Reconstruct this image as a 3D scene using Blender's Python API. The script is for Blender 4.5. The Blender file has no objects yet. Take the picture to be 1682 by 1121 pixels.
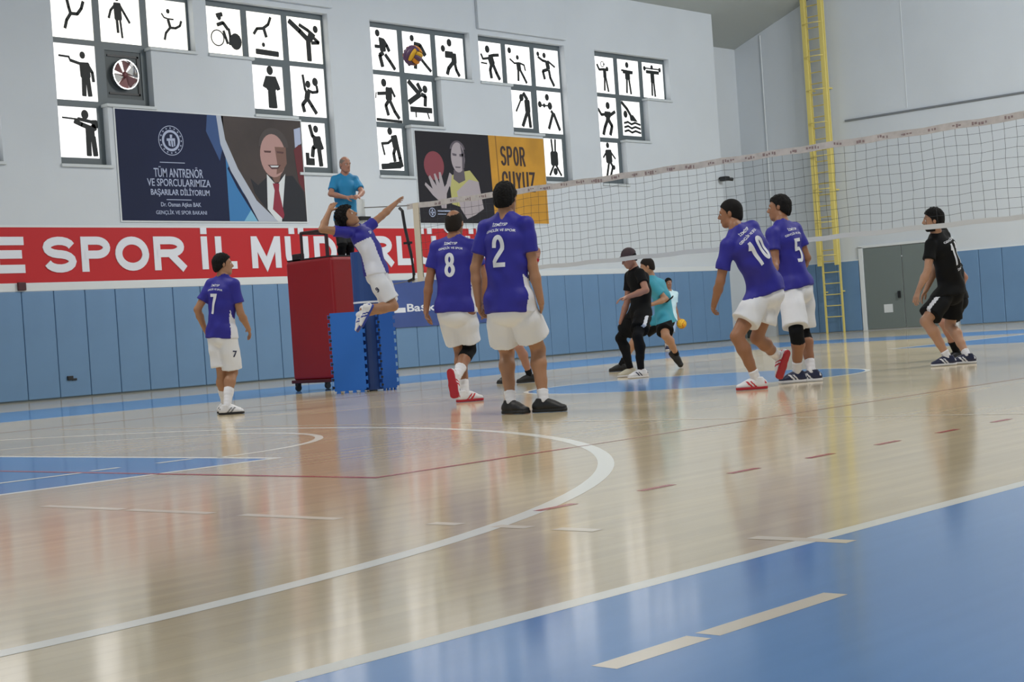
import bpy, bmesh, math
import numpy as np
from mathutils import Vector, Matrix
from mathutils.bvhtree import BVHTree

# ------------------------------------------------------------------ camera
YAW, PITCH, ROLL, CAM_H, FPX = 0.7438, -0.0053, -0.0685, 0.6642, 2600.7
SC = bpy.context.scene
COL = SC.collection
F_ = np.array([math.cos(YAW) * math.cos(PITCH), math.sin(YAW) * math.cos(PITCH), math.sin(PITCH)])
_R = np.array([math.sin(YAW), -math.cos(YAW), 0.0])
_U = np.cross(_R, F_)
R_ = math.cos(ROLL) * _R + math.sin(ROLL) * _U
U_ = -math.sin(ROLL) * _R + math.cos(ROLL) * _U
C_ = np.array([0, 0, CAM_H])
RH = np.array([math.sin(YAW), -math.cos(YAW), 0.0])      # horizontal right
AH = np.array([math.cos(YAW), math.sin(YAW), 0.0])       # horizontal away
UP = np.array([0, 0, 1.0])
camd = bpy.data.cameras.new('camera')
camd.sensor_width = 36.0
camd.lens = FPX / 1682 * 36.0
camd.clip_end = 300
cam = bpy.data.objects.new('camera', camd)
COL.objects.link(cam)
m = Matrix.Identity(4)
for i in range(3):
    m[i][0], m[i][1], m[i][2], m[i][3] = R_[i], U_[i], -F_[i], C_[i]
cam.matrix_world = m
SC.camera = cam
camd.dof.use_dof = False

# ------------------------------------------------------------------ light
SC.view_settings.view_transform = 'Standard'
SC.view_settings.look = 'None'
SC.view_settings.gamma = 1
SC.view_settings.use_curve_mapping = False
SC.view_settings.exposure = -0.08
world = bpy.data.worlds.new('world')
SC.world = world
world.use_nodes = True
bg = world.node_tree.nodes['Background']
bg.inputs['Color'].default_value = (0.80, 0.90, 1.0, 1)
bg.inputs['Strength'].default_value = 0.74

def area(name, loc, target, sx, sy, power, color=(1, 1, 1)):
    l = bpy.data.lights.new(name, 'AREA')
    l.shape = 'RECTANGLE'; l.size = sx; l.size_y = sy; l.energy = power; l.color = color
    o = bpy.data.objects.new(name, l)
    o.location = loc
    d = Vector(target) - Vector(loc)
    o.rotation_euler = d.to_track_quat('-Z', 'Y').to_euler()
    COL.objects.link(o)
    return o
# daylight through the high windows of the near long wall (behind and to the right of the camera)
area('near_wall_window_light', (37, -12, 9), (24, 12, 0.5), 20, 4, 6500, (0.93, 0.97, 1.0))
# overhead fill lights, added out of view under the roof
for lx, ly in ((8, 5), (20, 5), (32, 5), (8, 17), (22, 18)):
    area('overhead_fill_light', (lx, ly, 9.8), (lx, ly, 0), 3.0, 1.2, 560, (1.0, 0.97, 0.9))
area('end_wall_fill_light', (31, 4, 11.0), (41, 13, 5), 8, 1.5, 2300, (0.95, 0.97, 1.0))  # extra fill added under the roof, aimed to brighten the end wall

# ------------------------------------------------------------------ helpers
def s2l(c):
    return c / 12.92 if c <= 0.04045 else ((c + 0.055) / 1.055) ** 2.4
def rgb(r, g, b):
    return (s2l(r / 255), s2l(g / 255), s2l(b / 255), 1)

_M = {}
def mat(name, col, rough=0.6, metal=0.0, spec=0.5, emit=None, noise=0.0, nscale=8.0, bump=0.0, bscale=40.0, coat=0.0):
    if name in _M: return _M[name]
    mt = bpy.data.materials.new(name); mt.use_nodes = True
    nt = mt.node_tree; b = nt.nodes['Principled BSDF']
    b.inputs['Base Color'].default_value = col
    b.inputs['Roughness'].default_value = rough
    b.inputs['Metallic'].default_value = metal
    b.inputs['Specular IOR Level'].default_value = spec
    if coat: b.inputs['Coat Weight'].default_value = coat; b.inputs['Coat Roughness'].default_value = 0.15
    if emit:
        b.inputs['Emission Color'].default_value = col
        b.inputs['Emission Strength'].default_value = emit
    tc = nt.nodes.new('ShaderNodeTexCoord')
    if noise:
        n = nt.nodes.new('ShaderNodeTexNoise'); n.inputs['Scale'].default_value = nscale; n.inputs['Detail'].default_value = 4
        nt.links.new(tc.outputs['Object'], n.inputs['Vector'])
        mr = nt.nodes.new('ShaderNodeMapRange')
        mr.inputs['From Min'].default_value = 0.3; mr.inputs['From Max'].default_value = 0.7
        mr.inputs['To Min'].default_value = 1 - noise; mr.inputs['To Max'].default_value = 1 + noise
        nt.links.new(n.outputs['Fac'], mr.inputs['Value'])
        mx = nt.nodes.new('ShaderNodeVectorMath'); mx.operation = 'SCALE'
        mx.inputs[0].default_value = col[:3]
        nt.links.new(mr.outputs['Result'], mx.inputs['Scale'])
        nt.links.new(mx.outputs['Vector'], b.inputs['Base Color'])
    if bump:
        n = nt.nodes.new('ShaderNodeTexNoise'); n.inputs['Scale'].default_value = bscale; n.inputs['Detail'].default_value = 3
        nt.links.new(tc.outputs['Object'], n.inputs['Vector'])
        bp = nt.nodes.new('ShaderNodeBump'); bp.inputs['Strength'].default_value = bump; bp.inputs['Distance'].default_value = 0.01
        nt.links.new(n.outputs['Fac'], bp.inputs['Height'])
        nt.links.new(bp.outputs['Normal'], b.inputs['Normal'])
    _M[name] = mt
    return mt

class MB:
    """collects faces and links them as one mesh object"""
    def __init__(s): s.v = []; s.f = []; s.mi = []
    def face(s, pts, mi=0):
        n = len(s.v); s.v += [tuple(map(float, p)) for p in pts]; s.f.append(tuple(range(n, n + len(pts)))); s.mi.append(mi)
    def raw(s, v, f, mi=0):
        n = len(s.v); s.v += [tuple(map(float, p)) for p in v]
        s.f += [tuple(int(i) + n for i in q) for q in f]; s.mi += [mi] * len(f)
    def box(s, x0, x1, y0, y1, z0, z1, mi=0):
        v = [(x, y, z) for x in (x0, x1) for y in (y0, y1) for z in (z0, z1)]
        s.raw(v, [(0, 1, 3, 2), (4, 6, 7, 5), (0, 4, 5, 1), (2, 3, 7, 6), (0, 2, 6, 4), (1, 5, 7, 3)], mi)
    def tube(s, pts, r, n=8, mi=0, cap=True, r2=None):
        pts = [np.array(p, float) for p in pts]; rings = []; m0 = len(s.v)
        K = len(pts)
        for i, p in enumerate(pts):
            t = pts[min(i + 1, K - 1)] - pts[max(i - 1, 0)]; t /= (np.linalg.norm(t) + 1e-9)
            a = np.cross(t, [0, 0, 1.0])
            if np.linalg.norm(a) < 0.05: a = np.cross(t, [1.0, 0, 0])
            a /= np.linalg.norm(a); b = np.cross(t, a)
            rr = r[i] if isinstance(r, (list, tuple)) else (r if r2 is None else r + (r2 - r) * i / (K - 1))
            s.v += [tuple(p + rr * (math.cos(q) * a + math.sin(q) * b)) for q in np.arange(n) * 2 * math.pi / n]
        for i in range(K - 1):
            for j in range(n):
                k = (j + 1) % n
                s.f.append((m0 + i * n + j, m0 + i * n + k, m0 + (i + 1) * n + k, m0 + (i + 1) * n + j)); s.mi.append(mi)
        if cap:
            s.f.append(tuple(m0 + j for j in range(n))[::-1]); s.f.append(tuple(m0 + (K - 1) * n + j for j in range(n))); s.mi += [mi, mi]
    def ball(s, c, r, nu=16, nv=10, mi=0):
        c = np.array(c, float); r = np.array(r, float) * np.ones(3); m0 = len(s.v)
        for i in range(nv + 1):
            th = math.pi * i / nv
            for j in range(nu):
                ph = 2 * math.pi * j / nu
                s.v.append(tuple(c + r * [math.sin(th) * math.cos(ph), math.sin(th) * math.sin(ph), math.cos(th)]))
        for i in range(nv):
            for j in range(nu):
                k = (j + 1) % nu
                s.f.append((m0 + i * nu + j, m0 + (i + 1) * nu + j, m0 + (i + 1) * nu + k, m0 + i * nu + k)); s.mi.append(mi)
    def build(s, name, mats, parent=None, smooth=False, bevel=0.0, origin=None):
        me = bpy.data.meshes.new(name)
        v = np.array(s.v, float).reshape(-1, 3)
        if origin is not None: v = v - np.array(origin, float)
        me.from_pydata([tuple(p) for p in v], [], s.f)
        if not isinstance(mats, (list, tuple)): mats = [mats]
        for q in mats: me.materials.append(q)
        if len(mats) > 1: me.polygons.foreach_set('material_index', s.mi)
        if smooth: me.polygons.foreach_set('use_smooth', [True] * len(me.polygons))
        me.update()
        o = bpy.data.objects.new(name, me)
        if origin is not None: o.location = tuple(origin)
        COL.objects.link(o)
        if parent is not None: setp(o, parent)
        if bevel:
            b = o.modifiers.new('bevel', 'BEVEL'); b.width = bevel; b.segments = 2; b.limit_method = 'ANGLE'
        return o

def setp(o, parent):
    o.parent = parent
    pl = parent_world(parent)
    o.matrix_parent_inverse = pl.inverted()
def parent_world(o):
    w = Matrix.LocRotScale(o.location, o.rotation_euler, o.scale)
    if o.parent is not None:
        w = parent_world(o.parent) @ o.matrix_parent_inverse @ w
    return w
def tag(o, label=None, cat=None, group=None, kind=None):
    if label: o['label'] = label
    if cat: o['category'] = cat
    if group: o['group'] = group
    if kind: o['kind'] = kind
    return o
def thing(name, label, cat, loc=(0, 0, 0), group=None):
    o = bpy.data.objects.new(name, None); COL.objects.link(o); o.location = loc
    o.empty_display_size = 0.2
    return tag(o, label, cat, group)

def plate(mb, x_rects, holes, y0, y1, mi=0):
    """wall slab in the XZ plane: union of rects (x0,x1,z0,z1) minus holes, between y0 and y1"""
    xs = sorted({round(v, 4) for r in x_rects + holes for v in r[:2]})
    zs = sorted({round(v, 4) for r in x_rects + holes for v in r[2:]})
    ins = lambda x, z, rs: any(r[0] < x < r[1] and r[2] < z < r[3] for r in rs)
    nx, nz = len(xs) - 1, len(zs) - 1
    g = [[ins((xs[i] + xs[i + 1]) / 2, (zs[j] + zs[j + 1]) / 2, x_rects) and not ins((xs[i] + xs[i + 1]) / 2, (zs[j] + zs[j + 1]) / 2, holes) for j in range(nz)] for i in range(nx)]
    G = lambda i, j: 0 <= i < nx and 0 <= j < nz and g[i][j]
    for i in range(nx):
        for j in range(nz):
            if not g[i][j]: continue
            a, b, c, d = xs[i], xs[i + 1], zs[j], zs[j + 1]
            mb.face([(a, y0, c), (b, y0, c), (b, y0, d), (a, y0, d)], mi)
            mb.face([(b, y1, c), (a, y1, c), (a, y1, d), (b, y1, d)], mi)
            if not G(i - 1, j): mb.face([(a, y1, c), (a, y0, c), (a, y0, d), (a, y1, d)], mi)
            if not G(i + 1, j): mb.face([(b, y0, c), (b, y1, c), (b, y1, d), (b, y0, d)], mi)
            if not G(i, j - 1): mb.face([(a, y0, c), (a, y1, c), (b, y1, c), (b, y0, c)], mi)
            if not G(i, j + 1): mb.face([(a, y0, d), (b, y0, d), (b, y1, d), (a, y1, d)], mi)

def text_mesh(txt, bold=0.0, extrude=0.0, spacing=1.0):
    """vertices and faces of a word in the XY plane, normalised so its bbox starts at 0,0"""
    cu = bpy.data.curves.new('t', 'FONT'); cu.body = txt; cu.offset = bold; cu.extrude = extrude
    cu.size = 1.0; cu.resolution_u = 3; cu.space_character = spacing
    ob = bpy.data.objects.new('t', cu); COL.objects.link(ob)
    dg = bpy.context.evaluated_depsgraph_get()
    me = bpy.data.meshes.new_from_object(ob.evaluated_get(dg))
    v = np.zeros(len(me.vertices) * 3); me.vertices.foreach_get('co', v); v = v.reshape(-1, 3)
    f = [tuple(p.vertices) for p in me.polygons]
    bpy.data.objects.remove(ob); bpy.data.curves.remove(cu); bpy.data.meshes.remove(me)
    v[:, :2] -= v[:, :2].min(0)
    return v, f, v[:, 0].max(), v[:, 1].max()

def wall_text(txt, x0, x1, z0, z1, y, material, parent, name='lettering', bold=0.0, depth=0.006, mb=None):
    """upright text on the left wall (facing -Y)"""
    v, f, w, h = text_mesh(txt, bold, extrude=0.02)
    P = [(x0 + p[0] / w * (x1 - x0), y - (0.5 + 25 * p[2]) * depth, z0 + p[1] / h * (z1 - z0)) for p in v]
    own = mb is None
    if own: mb = MB()
    mb.raw(P, f)
    if own: return mb.build(name, material, parent)
# ------------------------------------------------------------------ bold block lettering made of ribbons
def _arc(cx, cy, rx, ry, a0, a1, n=12):
    return [(cx + rx * math.cos(math.radians(a0 + (a1 - a0) * i / n)), cy + ry * math.sin(math.radians(a0 + (a1 - a0) * i / n))) for i in range(n + 1)]
GL = {
 'E': [([(1, 1), (0, 1), (0, 0), (1, 0)], 1, 1, 0), ([(0, .52), (.9, .52)], 0, 1, 0)],
 'S': [(_arc(.5, .755, .5, .245, 12, 262) + _arc(.5, .245, .5, .26, 82, -168), 0, 0, 0)],
 'P': [([(0, 0), (0, 1)] + _arc(.55, .74, .45, .26, 90, -90) + [(0, .48)], 1, 0, 0)],
 'R': [([(0, 0), (0, 1)] + _arc(.55, .75, .42, .25, 90, -90) + [(0, .5)], 1, 0, 0), ([(.52, .48), (1, -.02)], 0, 1, 0)],
 'O': [(_arc(.5, .5, .5, .5, 0, 360, 28)[:-1], 0, 0, 1)],
 'L': [([(0, 1), (0, 0), (1, 0)], 1, 1, 0)], 'I': [([(.5, 0), (.5, 1)], 1, 1, 0)],
 'M': [([(0, 0), (0, 1)], 1, 1, 0), ([(1, 0), (1, 1)], 1, 1, 0), ([(0.02, 1.06), (.5, .0), (.98, 1.06)], 0, 0, 0)],
 'U': [([(0, 1)] + _arc(.5, .36, .5, .36, 180, 360) + [(1, 1)], 1, 1, 0)],
 'D': [([(0, 0), (0, 1)] + _arc(.42, .5, .58, .5, 90, -90), 0, 0, 1)],
 'G': [(_arc(.5, .5, .5, .5, 40, 345, 20) + [(1, .45), (.55, .45)], 0, 0, 0)],
 'C': [([(1, .66)] + _arc(.5, .72, .5, .28, 0, 180, 8) + _arc(.5, .28, .5, .28, 180, 360, 8) + [(1, .34)], 0, 0, 0)], 'Y': [([(0, 1.02), (.5, .45), (.5, 0)], 0, 1, 0), ([(1, 1.02), (.5, .45)], 0, 0, 0)], 'Z': [([(0, 1), (1, 1), (0, 0), (1, 0)], 1, 1, 0)],
 'V': [([(0, 1.06), (.5, 0), (1, 1.06)], 0, 0, 0)],
 '2': [(_arc(.5, .70, .5, .30, 180, -25) + [(0, .12), (0, 0), (1, 0)], 1, 1, 0)],
 '8': [(_arc(.5, .76, .44, .24, 0, 360, 20)[:-1], 0, 0, 1), (_arc(.5, .26, .5, .26, 0, 360, 20)[:-1], 0, 0, 1)],
 '7': [([(0, 1), (1, 1), (.3, 0)], 1, 1, 0)],
 '5': [([(1, 1), (.02, 1), (0, .56)] + _arc(.55, .28, .45, .30, 90, -90) + [(0, 0)], 1, 1, 0)],
 '1': [([(.55, 0), (.55, 1)], 1, 1, 0), ([(.55, .98), (.05, .74)], 0, 0, 0)],
 '0': [(_arc(.5, .72, .5, .28, 0, 180, 10) + _arc(.5, .28, .5, .28, 180, 360, 10), 0, 0, 1)],
 '9': [(_arc(.5, .74, .46, .26, 0, 360, 20)[:-1], 0, 0, 1), ([(.96, .74), (.96, .3)] + _arc(.5, .3, .46, .3, 0, -160), 0, 0, 0)],
}
def ribbon(pts, w, e0, e1, closed):
    """flat strip of width w along pts; returns quads of 2D points"""
    P = [np.array(p, float) for p in pts]
    if not closed:
        if e0: d = P[0] - P[1]; P[0] = P[0] + d / np.linalg.norm(d) * w / 2
        if e1: d = P[-1] - P[-2]; P[-1] = P[-1] + d / np.linalg.norm(d) * w / 2
    n = len(P); L, Rr = [], []
    for i in range(n):
        a = P[i - 1] if (i > 0 or closed) else None; b = P[(i + 1) % n] if (i < n - 1 or closed) else None
        d0 = (P[i] - a) if a is not None else None; d1 = (b - P[i]) if b is not None else None
        if d0 is not None: d0 = d0 / (np.linalg.norm(d0) + 1e-9)
        if d1 is not None: d1 = d1 / (np.linalg.norm(d1) + 1e-9)
        if d0 is None: d0 = d1
        if d1 is None: d1 = d0
        n0 = np.array([-d0[1], d0[0]]); n1 = np.array([-d1[1], d1[0]]); m_ = n0 + n1; q = m_ @ m_
        m_ = m_ / max(q, .5) * 2 if q > 1e-6 else n0
        L.append(P[i] + m_ * w / 2 * 1.0); Rr.append(P[i] - m_ * w / 2)
    out = []
    for i in range(n if closed else n - 1):
        j = (i + 1) % n; out.append([Rr[i], Rr[j], L[j], L[i]])
    return out
def glyph(ch, W, H, w):
    """quads of a bold letter in a W x H box"""
    base = {'İ': 'I', 'Ü': 'U', 'Ğ': 'G', 'Ö': 'O'}.get(ch, ch); out = []
    for pts, e0, e1, cl in GL[base]:
        out += ribbon([(w / 2 + u * (W - w), w / 2 + v * (H - w)) for u, v in pts], w, e0, e1, cl)
    dots = {'İ': [W / 2], 'Ü': [W * .3, W * .7]}.get(ch, [])
    for x in dots: out.append([np.array(q) for q in ((x - w / 2, H * 1.07), (x + w / 2, H * 1.07), (x + w / 2, H * 1.07 + w * .85), (x - w / 2, H * 1.07 + w * .85))])
    if ch == 'Ğ': out += ribbon([(W * .25 + a * W * .5, H * 1.14 + .6 * w * (2 * a - 1) ** 2) for a in np.linspace(0, 1, 7)], w * .6, 0, 0, 0)
    return out
# ------------------------------------------------------------------ materials of the hall
YL, XR = 26.32, 41.18
m_wall = mat('wall_paint', rgb(205, 211, 216), 0.75, noise=0.03, nscale=0.6, bump=0.1, bscale=30)
m_white = mat('white_paint', rgb(215, 220, 222), 0.55)
m_sill = mat('sill_stone', rgb(200, 206, 208), 0.5)
m_frame = mat('window_frame_grey', rgb(92, 102, 106), 0.45)
m_pad = mat('pad_blue_vinyl', rgb(102, 137, 174), 0.42, noise=0.05, nscale=1.2, bump=0.05, bscale=12)
m_print = mat('print_black', rgb(24, 28, 28), 0.6)
m_red = mat('banner_red', rgb(188, 20, 28), 0.6)
m_letter = mat('letter_white', rgb(225, 228, 236), 0.5)
m_line = mat('line_white', rgb(240, 240, 232), 0.2)
m_linered = mat('line_red', rgb(178, 66, 58), 0.2)
m_redfade = mat('line_red_worn', rgb(184, 138, 118), 0.2)
m_black = mat('black_plastic', rgb(22, 22, 24), 0.4)
m_chrome = mat('chrome', rgb(190, 190, 190), 0.2, metal=1.0)

def floor_material(name, base, wood):
    mt = bpy.data.materials.new(name); mt.use_nodes = True
    nt = mt.node_tree; b = nt.nodes['Principled BSDF']; L = nt.links
    tc = nt.nodes.new('ShaderNodeTexCoord')
    mp = nt.nodes.new('ShaderNodeMapping'); mp.inputs['Scale'].default_value = (0.5, 9.0, 1)
    L.new(tc.outputs['Object'], mp.inputs['Vector'])
    n1 = nt.nodes.new('ShaderNodeTexNoise'); n1.inputs['Scale'].default_value = 1.4; n1.inputs['Detail'].default_value = 6
    L.new(mp.outputs['Vector'], n1.inputs['Vector'])
    if wood:
        br = nt.nodes.new('ShaderNodeTexBrick')
        br.inputs['Scale'].default_value = 1.0; br.inputs['Brick Width'].default_value = 1.1; br.inputs['Row Height'].default_value = 0.075
        br.inputs['Mortar Size'].default_value = 0.0012; br.inputs['Mortar Smooth'].default_value = 0.2
        br.inputs['Color1'].default_value = (0.97, 0.97, 0.97, 1); br.inputs['Color2'].default_value = (1.06, 1.05, 1.02, 1)
        br.inputs['Mortar'].default_value = (0.93, 0.92, 0.9, 1)
        L.new(tc.outputs['Object'], br.inputs['Vector'])
    n2 = nt.nodes.new('ShaderNodeTexNoise'); n2.inputs['Scale'].default_value = 0.45; n2.inputs['Detail'].default_value = 3
    L.new(tc.outputs['Object'], n2.inputs['Vector'])
    r1 = nt.nodes.new('ShaderNodeMapRange'); r1.inputs['To Min'].default_value = 0.86 if wood else 0.93; r1.inputs['To Max'].default_value = 1.14 if wood else 1.07
    L.new(n1.outputs['Fac'], r1.inputs['Value'])
    r2 = nt.nodes.new('ShaderNodeMapRange'); r2.inputs['To Min'].default_value = 0.88; r2.inputs['To Max'].default_value = 1.12
    L.new(n2.outputs['Fac'], r2.inputs['Value'])
    mu = nt.nodes.new('ShaderNodeMath'); mu.operation = 'MULTIPLY'
    L.new(r1.outputs[0], mu.inputs[0]); L.new(r2.outputs[0], mu.inputs[1])
    sc = nt.nodes.new('ShaderNodeVectorMath'); sc.operation = 'SCALE'; sc.inputs[0].default_value = base[:3]
    L.new(mu.outputs[0], sc.inputs['Scale'])
    if wood:
        m2 = nt.nodes.new('ShaderNodeVectorMath'); m2.operation = 'MULTIPLY'
        L.new(sc.outputs['Vector'], m2.inputs[0]); L.new(br.outputs['Color'], m2.inputs[1])
        L.new(m2.outputs['Vector'], b.inputs['Base Color'])
    else:
        L.new(sc.outputs['Vector'], b.inputs['Base Color'])
    rr = nt.nodes.new('ShaderNodeMapRange'); rr.inputs['To Min'].default_value = 0.085; rr.inputs['To Max'].default_value = 0.15
    L.new(n2.outputs['Fac'], rr.inputs['Value']); L.new(rr.outputs[0], b.inputs['Roughness'])
    bp = nt.nodes.new('ShaderNodeBump'); bp.inputs['Strength'].default_value = 0.06; bp.inputs['Distance'].default_value = 0.01
    L.new(n2.outputs['Fac'], bp.inputs['Height']); L.new(bp.outputs['Normal'], b.inputs['Normal'])
    b.inputs['Specular IOR Level'].default_value = 0.5
    return mt
m_floor = floor_material('parquet', rgb(220, 203, 170), True)
m_blue = floor_material('court_blue_paint', rgb(98, 152, 216), False)

# ------------------------------------------------------------------ floor and markings
mb = MB(); mb.box(-12, XR + .3, -14, YL + 4, -0.2, 0)
floor = tag(mb.build('floor', m_floor), kind='structure', label='glossy light wooden sports hall floor')
Z1, Z2 = 0.0003, 0.0006
def flat(name, polys, material, z=Z1, label=None):
    mb = MB()
    for p in polys: mb.face([(x, y, z) for x, y in p])
    o = mb.build(name, material, floor)
    if label: o['label'] = label
    return o
def rect(x0, x1, y0, y1): return [(x0, y0), (x1, y0), (x1, y1), (x0, y1)]
def ring(cx, cy, r0, r1, a0, a1, n=64):
    out = []
    for i in range(n):
        a, b = a0 + (a1 - a0) * i / n, a0 + (a1 - a0) * (i + 1) / n
        out.append([(cx + r0 * math.cos(a), cy + r0 * math.sin(a)), (cx + r1 * math.cos(a), cy + r1 * math.sin(a)),
                    (cx + r1 * math.cos(b), cy + r1 * math.sin(b)), (cx + r0 * math.cos(b), cy + r0 * math.sin(b))])
    return out
BX0, BX1, BY0, BY1 = 0.2, 28.1, 2.5, 17.5
flat('painted_border', [rect(-12, 31.6, -14, BY0), rect(-12, 31.6, BY1, 21.3), rect(BX1, 31.6, BY0, BY1), rect(-3.2, BX0, BY0, BY1)], m_blue, label='blue painted margin around the court')
flat('painted_key', [rect(BX0, 6.08, 7.6, 12.5)], m_blue, label='blue painted free throw key at the left')
flat('painted_key', [rect(22.3, BX1, 7.6, 12.5)], m_blue, label='blue painted free throw key at the far right')
flat('painted_circle', ring(14.1, 10.3, 0, 1.85, 0, 2 * math.pi), m_blue, label='blue painted centre circle under the net')
w = 0.05
flat('boundary_line', [rect(BX0 - w, BX1 + w, BY0 - .02, BY0 + .05), rect(BX0 - w, BX1 + w, BY1 - w, BY1), rect(BX0 - w, BX0, BY0, BY1), rect(BX1, BX1 + w, BY0, BY1)], m_line, Z2, 'white boundary line of the court')
hx = 1.75
flat('three_point_line', ring(hx, 10, 6.56, 6.64, -math.pi / 2, math.pi / 2, 110) + [rect(BX0, hx, 3.36, 3.44), rect(BX0, hx, 16.56, 16.64)], m_line, Z2, 'white curved three point line')
flat('key_line', [rect(6.05, 6.12, 7.57, 12.53), rect(BX0, 6.05, 7.57, 7.64), rect(BX0, 6.05, 12.46, 12.53)], m_line, Z2)
flat('key_line', [rect(22.27, 22.34, 7.57, 12.53), rect(22.34, BX1, 7.57, 7.64), rect(22.34, BX1, 12.46, 12.53)], m_line, Z2)
flat('free_throw_arc', ring(6.1, 10, 1.77, 1.83, -math.pi / 2, math.pi / 2, 40), m_line, Z2, 'thin white half circle at the key')
flat('circle_line', ring(14.1, 10.3, 1.83, 1.88, 0, 2 * math.pi), m_line, Z2)
flat('court_line', [rect(4.4, 5.2, 8.34, 8.40), rect(5.75, 6.02, 8.34, 8.40), rect(5.3, 5.5, 8.38, 8.44)], m_line, Z2 + .0006)
flat('volleyball_line', [rect(5.2, 5.245, 5.75, 14.8), rect(5.245, 6.7, 5.75, 5.79)], m_linered, Z2 + .0006, 'thin dark red volleyball court line')
flat('volleyball_line', [rect(6.7, 23.2, 5.75, 5.78), rect(5.245, 23.2, 14.75, 14.79)], m_redfade, Z2 + .0006, 'worn dark red volleyball court line')
flat('dashed_line', [rect(4.95 + i * .62, 5.17 + i * .62, 3.90, 3.94) for i in range(-1, 26)], m_linered, Z2 + .0003, 'dark red dashed line')
m_faint = mat('line_faded', rgb(232, 220, 200), 0.2)
flat('faded_line', [rect(3.93, 3.99, a, b) for a, b in ((2.38, 2.72), (3.32, 3.5), (3.62, 3.78), (3.95, 4.1), (4.6, 5.2), (5.4, 6.0), (6.05, 6.7))], m_faint, Z2 + .00015, 'faded white line running across the court')
flat('faded_line', [rect(8.60, 8.64, 3.2, 14.2)], m_faint, Z2 + .00045)
flat('court_dash', [rect(2.36, 2.675, 1.955, 2.02)], m_faint, Z2, 'shorter pale dash on the near blue margin')
flat('court_dash', [rect(2.705, 3.22, 1.955, 2.02)], m_faint, Z2, 'longer pale dash on the near blue margin')

# ------------------------------------------------------------------ left wall with stepped window openings
ZR = [7.97, 6.82, 5.63, 4.43]
def steps(x0, x1, flip):
    p = (x1 - x0) / 3
    if not flip:
        return [(x0, x1, ZR[1], ZR[0]), (x0, x0 + 2 * p, ZR[2], ZR[1]), (x0, x0 + p, ZR[3], ZR[2])]
    return [(x0, x1, ZR[1], ZR[0]), (x1 - 2 * p, x1, ZR[2], ZR[1]), (x1 - p, x1, ZR[3], ZR[2])]
WINS = [(11.95, 15.22, True), (16.42, 19.70, False), (20.03, 23.32, True), (24.58, 27.83, False), (28.13, 31.35, True), (32.57, 35.82, False)]
XW0, XW1 = -12.0, 38.04
mb = MB()
holes = [h for a, b, fl in WINS for h in steps(a, b, fl)]
plate(mb, [(XW0, XW1, 0, 9.6)], holes, YL, YL + 0.3)
wall_left = tag(mb.build('wall_left', m_wall), kind='structure', label='long pale grey wall with stepped windows')

# recess at the end of the left wall, right wall, roof
mb = MB(); mb.box(XW1 - 0.05, XR + .3, 27.72, 28.0, 0, 10.2); mb.box(XW1 - .3, XW1, YL + 0.3, 27.8, 0, 9.6)
tag(mb.build('wall_back', m_wall), kind='structure', label='back wall of the recess in the far corner')
mb = MB(); mb.box(XR, XR + .3, -14, 28.0, 0, 15.5)
wall_right = tag(mb.build('wall_right', m_wall), kind='structure', label='pale grey end wall with the ladder and double door')
def roofz(y): return 9.2 + 0.37 * (27.0 - y)
mb = MB()
ys = [28.2, 26.32, 12.0, -14.0]; zz = [roofz(28.2), roofz(26.32), roofz(12), roofz(12) - 0.37 * 26]
for i in range(3):
    y0, y1, z0, z1 = ys[i], ys[i + 1], zz[i], zz[i + 1]
    v = [(-12, y0, z0), (XR + .3, y0, z0), (XR + .3, y1, z1), (-12, y1, z1)]
    mb.face(v); mb.face([(x, y, z + .25) for x, y, z in v][::-1])
m_roof = mat('roof_panel', rgb(168, 174, 172), 0.7)
tag(mb.build('ceiling', m_roof), kind='structure', label='sloping underside of the hall roof')

# boxed-out panels of the wall above the second and fourth windows
for n, (a, b) in enumerate(((19.95, 23.42), (28.09, 31.36))):
    mb = MB(); mb.box(a, b, YL - 0.09, YL, 8.09, 9.3)
    tag(mb.build('trim_%d' % (n + 3), m_wall, bevel=0.01), kind='structure', label='raised wall panel above a window')

# white rail above the pads
mb = MB(); mb.box(XW0, XW1, YL - .05, YL, 2.03, 2.17)
tag(mb.build('trim_1', m_white, bevel=.01), kind='structure', label='white rail above the blue wall pads')
mb = MB(); mb.box(XW0, XW1, YL - .03, YL, 0.0, 0.03)
tag(mb.build('baseboard_left', m_frame), kind='structure')

# ---- wall pads
def pads(parent, along, a0, a1, width, face, dirn, z1=2.03):
    n = max(1, round((a1 - a0) / width)); wd = (a1 - a0) / n
    mb = MB()
    if along == 'x': mb.box(0.006, wd - 0.006, -0.055, 0, 0.03, z1)
    else: mb.box(-0.055, 0, 0.006, wd - 0.006, 0.03, z1)
    first = None
    for i in range(n):
        if first is None:
            o = mb.build('wall_pad', m_pad, bevel=0.014); first = o
        else:
            o = first.copy(); COL.objects.link(o)
        o.location = (a0 + i * wd, face, 0) if along == 'x' else (face, a0 + i * wd, 0)
        setp(o, parent)
pads(wall_left, 'x', 9.36, 38.02, 0.665, YL, -1)
pads(wall_right, 'y', 23.86, 26.78, 0.73, XR, -1, 2.08)
pads(wall_right, 'y', 14.0, 20.78, 0.66, XR, -1, 2.08)
mb = MB(); mb.box(XR - .04, XR, 20.82, 26.9, 2.08, 2.12); mb.box(XR - .04, XR, 13, 20.8, 2.08, 2.12)
tag(mb.build('trim_2', m_white), kind='structure', label='thin edge above the pads of the end wall')

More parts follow.
